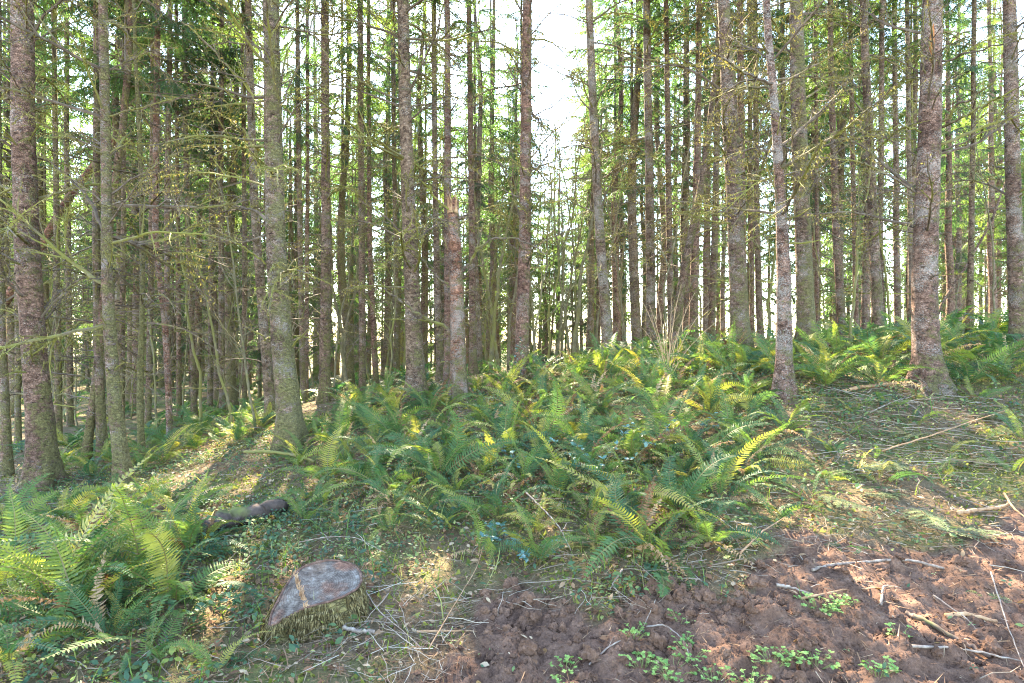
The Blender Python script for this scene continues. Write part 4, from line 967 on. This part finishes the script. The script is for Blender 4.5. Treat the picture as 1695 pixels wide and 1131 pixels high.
# ------------------------------------------------------------------ forest-floor cover
leafA = (np.array([[0, 0, 0], [.32, .24, .05], [.62, .22, .06], [1, 0, -.04], [.62, -.22, .06], [.32, -.24, .05]]), np.array([[0, 1, 5], [1, 2, 5], [2, 4, 5], [2, 3, 4]]), np.zeros(4, int))
def trifol():
    V = []; F = []
    for k, a in enumerate((0, 2.0, -2.0)):
        v = rotz(leafA[0]*(1.0 if k == 0 else 0.82)+np.array([.18, 0, 0]), a); V.append(v); F.append(leafA[1]+6*k)
    return np.vstack(V), np.vstack(F), np.zeros(12, int)
TRI = trifol()
def cover_density(x, y):
    P = np.c_[x, y, np.zeros(len(x))]; return fbm(P*0.8+3, 3)*0.5+0.5
def add_cover(name, mat, base, n, r0, r1, size, label, cat, soilf, lift, tiltsd, thr=None, power=0.8, half=46, rnd=None, off=0):
    x, y = polar(n, r0, r1, half, power); sm = soil_mask(x, y)
    keep = nr.rand(n) < np.where(sm > 0.5, soilf, 1.0)
    if thr is not None: keep &= (fbm(np.c_[x, y, np.full(n, off)]*1.1, 3)*0.9+0.5 + nr.randn(n)*0.12) > thr
    x, y = x[keep], y[keep]; m = len(x)
    z = gfine(x, y) + nr.uniform(*lift, m)
    mb = MB(); scatter(mb, base, np.c_[x, y, z], nr.rand(m)*6.28, nr.randn(m, 2)*tiltsd, size[0]*np.minimum(2.0, np.exp(nr.randn(m)*size[1])), nr.rand(m) if rnd is None else np.clip(rnd+nr.randn(m)*.2, 0, 1))
    o = obj(name, mb.mesh(name, [mat])); tag(o, label, cat, kind='stuff'); return o
add_cover('trailing_bramble', M_COVER, TRI, 26000, 2.5, 9.5, (0.028, 0.5), 'trailing bramble leaves carpeting the slope', 'ground cover', 0.03, (0.01, 0.10), 0.45, thr=0.5, off=1.0)
add_cover('ivy_leaves', M_COVER, leafA, 30000, 2.5, 9.0, (0.030, 0.5), 'small single green leaves spread over the slope', 'ground cover', 0.015, (0.005, 0.09), 0.5, thr=0.54, off=7.0)
add_cover('leaf_litter', M_LITTER, leafA, 38000, 2.4, 13, (0.03, 0.45), 'brown dead leaves and fern scraps on the forest floor', 'leaf litter', 0.10, (0.0, 0.03), 0.4)
add_cover('moss_carpet', M_MOSSMAT, (np.array([[-.5, 0, 0], [.5, 0, 0], [0.1, .1, 1.0]]), np.array([[0, 1, 2]]), np.zeros(1, int)), 60000, 2.5, 11, (0.022, 0.4), 'yellow green moss tufts between the leaves', 'moss', 0.0, (-0.005, 0.005), 0.5, thr=0.5, off=13.0)
_tw = tube(np.array([[0, 0, 0], [.35, .03, .02], [.7, -.03, .0], [1, .02, .03]]), [0.011, 0.010, .008, .004], 3, False)
add_cover('twig_litter', M_TWIG, (_tw[0], _tw[1], np.zeros(len(_tw[1]), int)), 8000, 2.4, 12, (0.13, 0.5), 'thin dry twigs strewn over the ground', 'twigs', 0.2, (0.004, 0.05), 0.14)
add_cover('needle_litter', M_LITTER, (np.array([[0, -.03, 0], [1, 0, 0.0], [0, .03, 0]]), np.array([[0, 1, 2]]), np.zeros(1, int)), 60000, 2.4, 10, (0.06, 0.5), 'dry needles and root threads on the ground', 'needles', 0.22, (0.004, 0.02), 0.25, rnd=0.5)
x, y = polar(5200, 2.5, 9, 46, 0.8)
_bl = (np.array([[0, -.022, 0], [0, .022, 0], [.12, -.015, .5], [.12, .015, .5], [.42, 0, .95]]), np.array([[0, 1, 2], [1, 3, 2], [2, 3, 4]]), np.zeros(3, int))
add_cover('grass_blades', M_GRASS, _bl, 5200, 2.5, 8, (0.12, 0.4), 'sparse thin grass blades among the leaves', 'grass', 0.02, (-0.01, 0), 0.3, thr=0.62, off=23)

_cr = (np.array([[1, .2, 0], [-.4, .9, .1], [-.7, -.6, 0], [.1, 0, .9], [.5, -.8, .2]])*0.8, np.array([[0, 1, 3], [1, 2, 3], [2, 4, 3], [4, 0, 3]]), np.zeros(4, int))
def soil_crumbs():
    x, y = polar(58000, 2.4, 5.6, 44, 0.9); k = (soil_mask(x, y) > 0.15) & (x > -1.2); x, y = x[k], y[k]; n = len(x)
    mb = MB(); scatter(mb, _cr, np.c_[x, y, gfine(x, y)], nr.rand(n)*6.28, nr.randn(n, 2)*0.6, 0.0055*np.exp(nr.randn(n)*0.5), np.full(n, 1.0))
    tag(obj('soil_crumbs', mb.mesh('soil_crumbs', [M_GROUND])), 'loose crumbs of brown earth over the bare soil', 'soil', kind='stuff')
soil_crumbs()
def twig_patch(pxs, n, name, label, size):
    P = world_poly(pxs); a = np.array(P); x = nr.uniform(a[:, 0].min(), a[:, 0].max(), n*3); y = nr.uniform(a[:, 1].min(), a[:, 1].max(), n*3); k = in_poly(x, y, P); x, y = x[k][:n], y[k][:n]; m = len(x)
    mb = MB(); scatter(mb, (_tw[0]*np.array([1, .8, .8]), _tw[1], np.zeros(len(_tw[1]), int)), np.c_[x, y, gfine(x, y)+nr.uniform(0.004, .05, m)], nr.rand(m)*6.28, nr.randn(m, 2)*0.12, size*np.exp(nr.randn(m)*.45), np.clip(nr.rand(m)*.6+.4, 0, 1))
    tag(obj(name, mb.mesh(name, [M_TWIG])), label, 'twigs', kind='stuff')
twig_patch([(1330, 650), (1500, 635), (1560, 655), (1690, 660), (1690, 790), (1560, 800), (1400, 790), (1330, 740)], 1000, 'twig_drift', 'grey twigs drifted around the foot of the stout trunk', 0.2)
twig_patch([(820, 960), (1060, 940), (1230, 880), (1420, 850), (1690, 800), (1690, 900), (1400, 930), (1230, 960), (1060, 1010), (820, 1000)], 700, 'twig_edge', 'dry twigs and stalks along the upper edge of the bare soil', 0.13)
twig_patch([(560, 960), (700, 960), (800, 1000), (760, 1125), (480, 1125)], 330, 'twig_scatter', 'dry stalks and canes scattered around the stump', 0.13)
# green conifer sprays broken off and lying on the ground at right
SPRAY = []; M_SPRAY = leaf_material('fallen_spray_needles', [(0, (0.05, 0.09, 0.045)), (0.6, (0.10, 0.14, 0.06)), (1, (0.2, 0.21, 0.09))], trans=0.2, rough=.6, use='GEO')
for k in range(3):
    V, F, M_, R_ = BOUGHS[k]; V = V.copy(); V[:, 2] *= 0.25; V[:, 2] += 0.05; mb = MB(); mb.add(V, F, M_, R_); SPRAY.append(mb.mesh('spray', [M_SPRAY, M_BRANCH]))
for k, (px, py, s, a, lab) in enumerate([(1560, 900, .55, .2, 'green conifer spray lying on soil beside the tan stick'), (1640, 880, .6, 2.6, 'green conifer spray under the tan sticks at the right edge'), (1430, 730, .6, 1.0, 'pale conifer spray in the twig litter left of the stout trunk foot'),
      (1560, 730, .7, 2.8, 'sunlit conifer spray below the stout scarred trunk'), (1620, 700, .7, .4, 'sunlit conifer spray to the right of the stout trunk foot'), (1500, 770, .6, 3.6, 'green conifer spray behind the low blue green fern'),
      (1660, 770, .6, 3.0, 'conifer spray near the right edge above the soil'), (1350, 830, .5, 5.0, 'conifer spray on the bank above the bare soil'), (1690, 1010, .35, 2.2, 'small pale conifer spray on soil at the right edge'), (1420, 830, .5, .3, 'dull conifer spray below the low blue green fern'), (1520, 850, .6, 4.2, 'bushy conifer spray at the upper edge of the soil')]):
    x, y, z = hit(px, py); o = obj('conifer_spray', SPRAY[k % 3], None, (x, y, gf1(x, y)+0.02), (0, 0, a), s); tag(o, lab, 'branch', 'broken conifer sprays on the ground')

# ------------------------------------------------------------------ stump
M_STUMPRIM = wood_material('stump_bark_edge', [(0.3, (0.045, 0.025, 0.02)), (0.55, (0.13, 0.075, 0.058)), (0.75, (0.25, 0.17, 0.14))], scale=30)
M_STUMPMOSS = leaf_material('stump_moss', [(0.1, (0.055, 0.042, 0.022)), (0.5, (0.155, 0.12, 0.06)), (0.9, (0.30, 0.245, 0.13))], trans=0.25, rough=0.95, use='GEO', spec=0.05)
def build_stump():
    def main_pt(px, py): return w(px, py, (0.244*-1+1.6+0.2*3.72)/(0.2+(py-CY)/FPX))
    A_, B_, C_ = main_pt(489, 950), main_pt(507, 1006), w(447, 1038, 3.25); n2_ = np.cross(B_-A_, C_-A_); o_ = np.array([0, 0, CAMZ])
    def side_pt(px, py):
        d = w(px, py, 1.0)-o_; return o_ + d*np.dot(n2_, A_-o_)/np.dot(n2_, d)
    MAIN = [main_pt(*p) for p in [(489, 950), (503, 938), (530, 930), (560, 928), (583, 934), (597, 946), (600, 960), (592, 975), (570, 988), (540, 997), (507, 1006)]]
    SIDE = [side_pt(*p) for p in [(507, 1006), (482, 1019), (462, 1030), (447, 1038), (446, 1028), (451, 1012), (463, 989), (476, 966), (489, 950)]]
    K = np.array(MAIN + SIDE[1:-1]); c = K.mean(0); n = 64
    t = np.linspace(0, len(K), n, endpoint=False); K2 = np.vstack([K, K[:1]])
    T = np.stack([np.interp(t, np.arange(len(K)+1), K2[:, i]) for i in range(3)], 1)
    T = (np.roll(T, 1, 0)+2*T+np.roll(T, -1, 0))/4
    zg = gz1(c[0], c[1]); base = np.array([c[0], c[1], zg]); root = empty('tree_stump', base)
    tag(root, 'cut tree stump with grey weathered top and mossy sides', 'stump')
    # sides
    cc = T.mean(0); rings = []; R = 9; a = np.arange(n)
    for k in range(R+1):
        f = k/R; ring = T.copy(); ring[:, 2] = T[:, 2]*(1-f) + (zg-0.12)*f
        d = T-cc; d[:, 2] = 0; l = np.linalg.norm(d, axis=1)[:, None]; ring += d/l*(0.012*min(1, f*9)+0.11*f**1.6)
        ring += (f > 0)*d/l*(0.018*fbm(np.c_[ring[:, 0]*14, ring[:, 1]*14, ring[:, 2]*5], 3))[:, None]; rings.append(ring)
    V = np.vstack(rings)-base; i = np.arange(R)[:, None]*n; j = np.arange(n)[None]; k2 = (j+1) % n
    q = np.stack([i+j, i+k2, i+n+k2, i+n+j], -1).reshape(-1, 4); F = np.concatenate([q[:, [0, 2, 1]], q[:, [0, 3, 2]]])
    mb = MB(); mb.add(V, F); b = obj('bark', mb.mesh('bark', [M_BARK], True), root); b['moss'] = 0.9; b['lichen'] = 0.0; b['peel'] = 0.5
    # cut face with rings, slightly dished, with the step between two saw cuts
    m, nt, out = new_mat('stump_cut_wood'); L = nt.links; tc = N(nt, 'ShaderNodeTexCoord')
    wv = N(nt, 'ShaderNodeTexWave', wave_type='RINGS', rings_direction='Z'); wv.inputs['Scale'].default_value = 24; wv.inputs['Distortion'].default_value = 2.0; wv.inputs['Detail'].default_value = 3
    L.new(tc.outputs['Object'], wv.inputs['Vector'])
    n1 = noise(nt, tc.outputs['Object'], 16, 10, 0.82); n2 = noise(nt, tc.outputs['Object'], 5.5, 4)
    cr = ramp(nt, [(0.36, (0.018, 0.013, 0.011)), (0.46, (0.075, 0.055, 0.046)), (0.56, (0.15, 0.125, 0.108)), (0.66, (0.28, 0.255, 0.235))]); L.new(math_(nt, 'ADD', math_(nt, 'MULTIPLY', n1, 0.955), math_(nt, 'MULTIPLY', wv.outputs['Fac'], 0.045)), cr.inputs[0])
    rr = ramp(nt, [(0.48, (0, 0, 0)), (0.6, (1, 1, 1))]); L.new(n2, rr.inputs[0])
    col = mixc(nt, math_(nt, 'MULTIPLY', rr.outputs[0], 0.7), cr.outputs[0], mixc(nt, 1.0, cr.outputs[0], (1.5, 0.72, 0.45), 'MULTIPLY'))
    bs = N(nt, 'ShaderNodeBsdfPrincipled'); bs.inputs['Roughness'].default_value = 0.9; L.new(col, bs.inputs['Base Color'])
    bu = N(nt, 'ShaderNodeBump'); bu.inputs['Strength'].default_value = 0.8; bu.inputs['Distance'].default_value = 0.01; L.new(n1, bu.inputs['Height']); L.new(bu.outputs[0], bs.inputs['Normal']); L.new(bs.outputs[0], out.inputs[0])
    for poly, nm in ((MAIN, 'cut_face'), (SIDE, 'cut_face')):
        Q = np.array(poly); m_ = 48; tt = np.linspace(0, len(Q), m_, endpoint=False); Q2 = np.vstack([Q, Q[:1]])
        E = np.stack([np.interp(tt, np.arange(len(Q)+1), Q2[:, i]) for i in range(3)], 1); ce = E.mean(0); rN = 9
        V = np.vstack([ce+(E-ce)*(1-k/rN) for k in range(rN)]+[ce[None]])
        V[m_:, 2] += 0.007*fbm(np.c_[V[m_:, 0]*60, V[m_:, 1]*22, V[m_:, 2]*0], 3)
        F = []
        for k in range(rN-1):
            for j in range(m_): a_, b_ = k*m_+j, k*m_+(j+1) % m_; F += [[a_, b_, b_+m_], [a_, b_+m_, a_+m_]]
        F += [[(rN-1)*m_+j, (rN-1)*m_+(j+1) % m_, rN*m_] for j in range(m_)]
        mb = MB(); mb.add(V-base, F); obj(nm, mb.mesh(nm, [m], True), root)
    mb = MB(); P_ = np.vstack([T, T[:1]])-base; P_[:, 2] += 0.002; V_, F_ = tube(P_, 0.007, 6, False); V_ = V_ + fbm(V_*40, 3)[:, None]*0.008; mb.add(V_, F_); obj('bark_rim', mb.mesh('bark_rim', [M_STUMPRIM], True), root)
    # splintered hinge ridge between the two saw cuts
    mb = MB(); rs = random.Random(5)
    for k in range(70):
        u = rs.random(); p = A_*(1-u)+B_*u-base+np.array([rs.gauss(0, .006), 0, 0]); h = rs.uniform(0.004, 0.03)*(1.2-.6*abs(u-.4)); d = np.array([rs.gauss(0, .008), rs.gauss(0, .008), h])
        mb.add(*tube(np.array([p-[0, 0, .02], p+d*0.5, p+d]), [0.006, 0.004, 0.001], 4))
    obj('splinter', mb.mesh('splinter', [M_STICKT]), root)
    # hanging moss on the flanks
    mb = MB()
    for k in range(10000):
        j = rs.randrange(n); f = rs.uniform(0.03, 0.95)**1.0
        if fbm(np.array([[j*.35, f*3, 0.]]), 2)[0] < -0.08: continue
        p = rings[min(R, int(f*R))][j]-base; d = (T[j]-cc)*1.0; d[2] = 0; d /= np.linalg.norm(d)
        if d[1] > 0.5: continue
        tg = np.array([-d[1], d[0], 0]); p = p+tg*rs.uniform(-.025, .025)+d*0.012; l = rs.uniform(0.015, 0.06)*(1.6 if rs.random() < .15 else 1)*(1-0.3*f); wd = rs.uniform(0.0008, 0.0026)
        o_ = d*rs.uniform(0.002, 0.02)
        mb.add([p-tg*wd, p+tg*wd, p+o_-[0, 0, l*0.5]+tg*wd*0.6, p+o_-[0, 0, l]+tg*rs.gauss(0, .005)], [[0, 1, 2], [0, 2, 3]], 0, rs.random())
    tag(obj('moss', mb.mesh('moss', [M_STUMPMOSS]), root), kind='stuff')
build_stump()

# ------------------------------------------------------------------ logs and sticks
def stick(pts, r0, name, label, mat, cat='stick', taper=0.45, lift=0.0, twigs=0, seed=0, sides=7, group=None):
    K = []
    for px, py in pts:
        x, y, z = hit(px, py); K.append([x, y, gf1(x, y)+r0*0.6+lift])
    r0 *= 0.8
    K = np.array(K); n = len(K); t = np.linspace(0, n-1, 6*n); P = smooth(np.stack([np.interp(t, np.arange(n), K[:, c]) for c in range(3)], 1), 3)
    base = P[0].copy(); rs = random.Random(seed+int(pts[0][0])); P = P-base
    P[1:-1] += np.array([[rs.gauss(0, r0*0.2) for _ in range(3)] for _ in range(len(P)-2)])
    mb = MB(); R = np.linspace(r0, r0*taper, len(P)); V, F = tube(P, R, sides); V += fbm(V*40, 2)[:, None]*r0*0.25; mb.add(V, F)
    for k in range(twigs):
        i = rs.randrange(3, len(P)-1); d = P[i]-P[i-1]; yaw = math.atan2(d[1], d[0])+rs.choice([-1, 1])*rs.uniform(.4, .9)
        Q = curve_pts(rs, 4, rs.uniform(.08, .28), rs.uniform(-.05, .3), 0.0, .12, yaw)+P[i]; mb.add(*tube(Q, np.linspace(r0*.45, r0*.15, 5), 4))
    o = obj(name, mb.mesh(name, [mat], True), None, base); tag(o, label, cat, group); return o
stick([(318, 905), (350, 890), (400, 872), (465, 850)], 0.10, 'rotten_log', 'dark rotting log half buried on the slope above the stump', M_LOG, 'log', 0.85, lift=.03)
stick([(405, 762), (445, 764), (485, 770), (520, 780)], 0.026, 'fallen_branch', 'mossy pale branch lying at the foot of the sturdy pale trunk', M_ALDER, 'branch', 0.8, lift=0.10)
stick([(1345, 946), (1375, 936), (1430, 934), (1500, 938), (1562, 945)], 0.013, 'fallen_stick', 'long grey weathered stick lying across the bare soil at right', M_STICK, taper=.8, lift=.012)
stick([(1285, 970), (1310, 973), (1345, 985)], 0.014, 'fallen_stick', 'short pale lichen-covered stick above the largest seedling clump', M_STICK, lift=.01)
stick([(1325, 988), (1400, 984), (1480, 976)], 0.009, 'fallen_stick', 'thin brown stick right behind the largest seedling clump', M_STICKT, lift=.008)
stick([(1585, 868), (1615, 855), (1655, 850), (1672, 850)], 0.020, 'fallen_stick', 'thick curved tan stick near the right edge', M_STICKT, taper=.7, lift=.05)
stick([(1662, 835), (1680, 860), (1705, 885)], 0.012, 'fallen_stick', 'pale stick crossing the right edge beside the thick tan one', M_STICKT, lift=.08)
stick([(1565, 1018), (1600, 1022), (1650, 1030)], 0.018, 'wood_splinter', 'splintered piece of light wood on the soil at lower right', M_STICKT, taper=.6, lift=.01)
stick([(1500, 1010), (1530, 1030), (1600, 1070), (1640, 1090)], 0.022, 'bark_strip', 'dark strip of rotten bark on the soil at lower right', M_LOG, 'bark', taper=.6)
stick([(975, 1086), (1010, 1070), (1060, 1040), (1085, 1008)], 0.006, 'fallen_stick', 'thin pale twig pointing up right among the seedlings', M_STICK, lift=.01, twigs=2)
stick([(1070, 1028), (1100, 1034), (1130, 1060), (1145, 1105)], 0.006, 'fallen_stick', 'thin bent twig curving down through the seedling clumps', M_STICK, lift=.03)
stick([(1030, 955), (1020, 970), (1010, 985)], 0.008, 'fallen_stick', 'short white twig below the brown-fronded fern', M_STICK, lift=.05, twigs=2)
stick([(870, 845), (905, 880), (925, 900), (945, 945)], 0.008, 'fallen_stick', 'grey twig leaning down the bank through the blue green leaves', M_STICK, lift=.12, twigs=2)
stick([(568, 1053), (590, 1055), (620, 1052)], 0.015, 'fallen_stick', 'stubby grey broken stick right below the stump', M_STICK, taper=.9, lift=.02)
stick([(690, 1050), (740, 1042), (790, 1035)], 0.009, 'fallen_stick', 'brown twig between the stump and the bare soil', M_STICKT, lift=.03)
stick([(1395, 652), (1430, 646), (1480, 643)], 0.030, 'wood_slab', 'flat tan slab of wood lying left of the stout trunk foot', M_STICKT, 'wood', taper=.8, lift=.03)
stick([(1490, 668), (1515, 685), (1530, 700)], 0.012, 'fallen_stick', 'bleached stick in the twig litter left of the stout trunk', M_STICK, lift=.04)
stick([(1440, 690), (1480, 672), (1510, 664)], 0.010, 'fallen_stick', 'grey branching stick in the litter in front of the tan slab', M_STICK, lift=.04, twigs=3)
stick([(1460, 755), (1540, 735), (1600, 715), (1670, 690)], 0.010, 'fallen_stick', 'long tan twig across the sunlit sprays at right', M_STICKT, lift=.08)
stick([(1640, 960), (1665, 1040), (1695, 1120)], 0.006, 'fallen_stick', 'thin dark twig running down the right edge of the soil', M_STICK, lift=.03)
stick([(1545, 985), (1600, 1030), (1622, 1048)], 0.007, 'fallen_stick', 'thin grey twig beside the splintered wood', M_STICK, lift=.02)
stick([(1510, 1085), (1600, 1092), (1690, 1100)], 0.010, 'fallen_stick', 'pale twig along the bottom right corner', M_STICK, lift=.02)
stick([(1458, 1000), (1462, 985), (1470, 985)], 0.010, 'fallen_stick', 'stubby forked stick on the soil right of the largest seedlings', M_STICK, lift=.02, twigs=1)
stick([(1225, 930), (1260, 900), (1300, 870)], 0.009, 'fallen_stick', 'tan twig along the top edge of the soil bank', M_STICKT, lift=.06, twigs=2)
stick([(495, 955), (545, 945), (590, 950), (640, 990)], 0.004, 'fallen_stick', 'thin white bramble cane crossing the top of the stump', M_STICK, lift=.24)
stick([(540, 975), (590, 990), (625, 1040), (680, 1090), (700, 1105)], 0.0045, 'fallen_stick', 'long white cane curving down right from the stump', M_STICK, lift=.10)
stick([(710, 1105), (740, 1040), (790, 960), (800, 930)], 0.0045, 'fallen_stick', 'straw coloured cane standing between stump and bare soil', M_STICKT, lift=.10)

# ------------------------------------------------------------------ seedlings on the bare soil
def seed_leaf():
    V = [[0, 0, 0]]; n = 9
    for k in range(n):
        a = -2.5 + 5.0*k/(n-1); r = 0.55*(1+0.16*math.cos(k*3.14)); V.append([0.55+r*math.cos(a)*0.9, r*math.sin(a), 0.06*abs(math.sin(a))])
    V.append([0.55, 0, -0.03]); F = [[n+1, k, k+1] for k in range(1, n)] + [[0, 1, n+1], [0, n+1, n]]
    mb = MB(); mb.add(V, F); return mb.mesh('leaf', [M_SEED])
SL = seed_leaf()
SEEDS = [(1084, 988, 5), (1124, 1025, 5), (1050, 1048, 9), (1134, 1056, 4), (937, 1095, 8), (1064, 1093, 13), (1141, 1084, 11), (1112, 1110, 14), (1182, 1122, 8), (1355, 1000, 20), (1395, 1002, 9), (1279, 1095, 15), (1310, 1084, 10), (1350, 1092, 13), (1239, 1126, 10), (1453, 1117, 9), (1488, 1061, 4), (930, 1130, 5)]
_sl = ['tiny pale seedling just below the brown-fronded fern', 'small seedling below the tiny pale one, beside the white twig', 'leafy seedling clump above the thin pale twig', 'little seedling on the bent twig', 'seedling clump standing alone left of the others on the soil',
       'spreading seedling clump at the bottom, left of the bent twig', 'seedling clump right of the bent twig near the bottom', 'dense seedling patch at the bottom edge below the bent twig', 'low seedling at the bottom edge right of the dense patch', 'largest bright green seedling clump in front of the grey sticks',
       'small seedling touching the right side of the largest clump', 'left end of the row of bright seedlings at the bottom right of centre', 'middle seedling of the row at the bottom right of centre', 'right end of the row of bright seedlings at the bottom', 'seedling cut by the bottom edge below the row', 'seedling at the bottom edge far right', 'tiny two-leaf seedling alone on the right-hand soil', 'few-leaved seedling at the bottom edge, leftmost on the soil']
M_SSTEM = leaf_material('seedling_stem', [(0, (0.14, 0.2, 0.06)), (1, (0.2, 0.22, 0.08))], trans=0, rough=.6)
for (px, py, n), lab in zip(SEEDS, _sl):
    x, y, z = hit(px, py); z = gf1(x, y); root = empty('seedling', (x, y, z)); tag(root, lab, 'seedling', 'bright green seedlings on the bare soil'); mb = MB(); R = 0.018*math.sqrt(n)
    for k in range(int(n*1.9)):
        a = rng.uniform(0, 6.28); r = R*math.sqrt(rng.random())*1.7; h = rng.uniform(.015, .055); p = np.array([r*math.cos(a), r*math.sin(a), h])
        mb.add(*tube(np.array([[p[0]*.3, p[1]*.3, -0.02], p*.7, p]), .0012, 3, False))
        for q in range(3):
            obj('leaf', SL, root, p, (rng.gauss(0, .3), rng.gauss(-.1, .25), a+q*2.09+rng.gauss(0, .2)), rng.uniform(.009, .019))
    obj('stem', mb.mesh('stem', [M_SSTEM]), root)

# ------------------------------------------------------------------ blue-green holly-leaved shrubs, bare shrub
def holly_leaf():
    V = [[0, 0, 0]]; top = []; n = 5
    for k in range(n): u = (k+.5)/n; wd = .28*math.sin(math.pi*min(1, u*.9+.08))*(1.25 if k % 2 == 0 else .85); top.append((u, wd))
    V += [[u, wd, .07] for u, wd in top] + [[1, 0, 0]] + [[u, -wd, .07] for u, wd in reversed(top)] + [[.5, 0, -.02]]
    c = len(V)-1; F = [[c, k, k+1] for k in range(c-1)] + [[c, c-1, 0]]
    mb = MB(); mb.add(V, F); return mb.mesh('leaf', [M_HOLLY])
HL = holly_leaf()
HLG = HL.copy(); HLG.materials.clear(); HLG.materials.append(leaf_material('glossy_green_leaf', [(0, (0.03, 0.085, 0.045)), (1, (0.08, 0.16, 0.07))], trans=0.2, rough=0.4, use='OBJ', spec=0.35))
def shrub(px, py, ht, nst, nlf, label, seed, ls=(.035, .055), spread=.5, tall=0.9, leaf=HL):
    rs = random.Random(seed); x, y, z = hit(px, py); z = gf1(x, y); root = empty('blue_green_shrub', (x, y, z)); tag(root, label, 'shrub', None)
    for s in range(nst):
        a = rs.uniform(0, 6.28); P = curve_pts(rs, 6, ht*rs.uniform(.7, 1.15), tall+rs.gauss(0, .3), spread, .12, a); mb = MB(); mb.add(*tube(P, np.linspace(.006, .002, 7), 4)); st = obj('stem', mb.mesh('stem', [M_BRANCH]), root)
        for k in range(nlf):
            t = rs.uniform(.35, 1.0); f = t*6; i = min(int(f), 5); q = P[i]*(1-(f-i))+P[i+1]*(f-i)
            obj('leaf', leaf, st, q, (rs.gauss(0, .4), rs.gauss(-.15, .4), rs.uniform(0, 6.28)), rs.uniform(*ls))
shrub(985, 800, .62, 5, 15, 'blue green holly-leaved shrub rising through the middle of the fern bank', 41)
shrub(1075, 760, .55, 4, 13, 'bluish shrub behind the brown-fronded fern', 42)
shrub(1150, 730, .45, 3, 12, 'small bluish shrub at the right of the fern bank', 43)
shrub(880, 935, .32, 6, 13, 'dark teal spiny shrub low on the bank at the soil edge', 44, spread=.2)
shrub(835, 915, .25, 4, 11, 'low teal spiny shrub left of the one at the soil edge', 45, spread=.2)
shrub(845, 640, .8, 4, 14, 'light blue green bush left of the trunk with a mossy burl', 46, ls=(.04, .06), tall=1.3, spread=1.0)
shrub(860, 790, .45, 4, 13, 'pale bluish shrub on the left side of the fern bank', 47)
shrub(300, 1060, .28, 5, 12, 'low glossy dark green shrub among the lower left ferns', 48, ls=(.03, .05), spread=.2, leaf=HLG)
shrub(400, 1040, .22, 5, 12, 'low leafy shrub touching the left side of the stump', 49, ls=(.03, .045), spread=.2, leaf=HLG)
# bare straw-coloured shrub standing in the fern bank
x, y, z = hit(1105, 640); root = empty('bare_shrub', (x, y, gf1(x, y))); tag(root, 'leafless straw coloured shrub standing in the fern bank', 'shrub')
M_STRAW = wood_material('straw_stem', [(0.3, (0.25, 0.16, 0.09)), (0.6, (0.42, 0.3, 0.19)), (0.8, (0.55, 0.42, 0.3))], scale=10)
for k, tip in enumerate([(1058, 490), (1075, 505), (1086, 478), (1112, 490), (1128, 470), (1150, 485), (1175, 500), (1098, 520), (1060, 540), (1205, 520)]):
    rs = random.Random(700+k); A = np.zeros(3); B = w(tip[0], tip[1], y+rs.uniform(-.4, .4))-np.array(root.location)
    Mi = A*.5+B*.5+np.array([-B[0]*.22, 0, .12]); P = np.array([(1-t)**2*A+2*t*(1-t)*Mi+t*t*B for t in np.linspace(0, 1, 9)]); mb = MB()
    grow_on(mb, rs, P, .0065, 1, 4, 7, .25, 0); obj('stem', mb.mesh('stem', [M_STRAW]), root)
print('objects', len(bpy.data.objects))
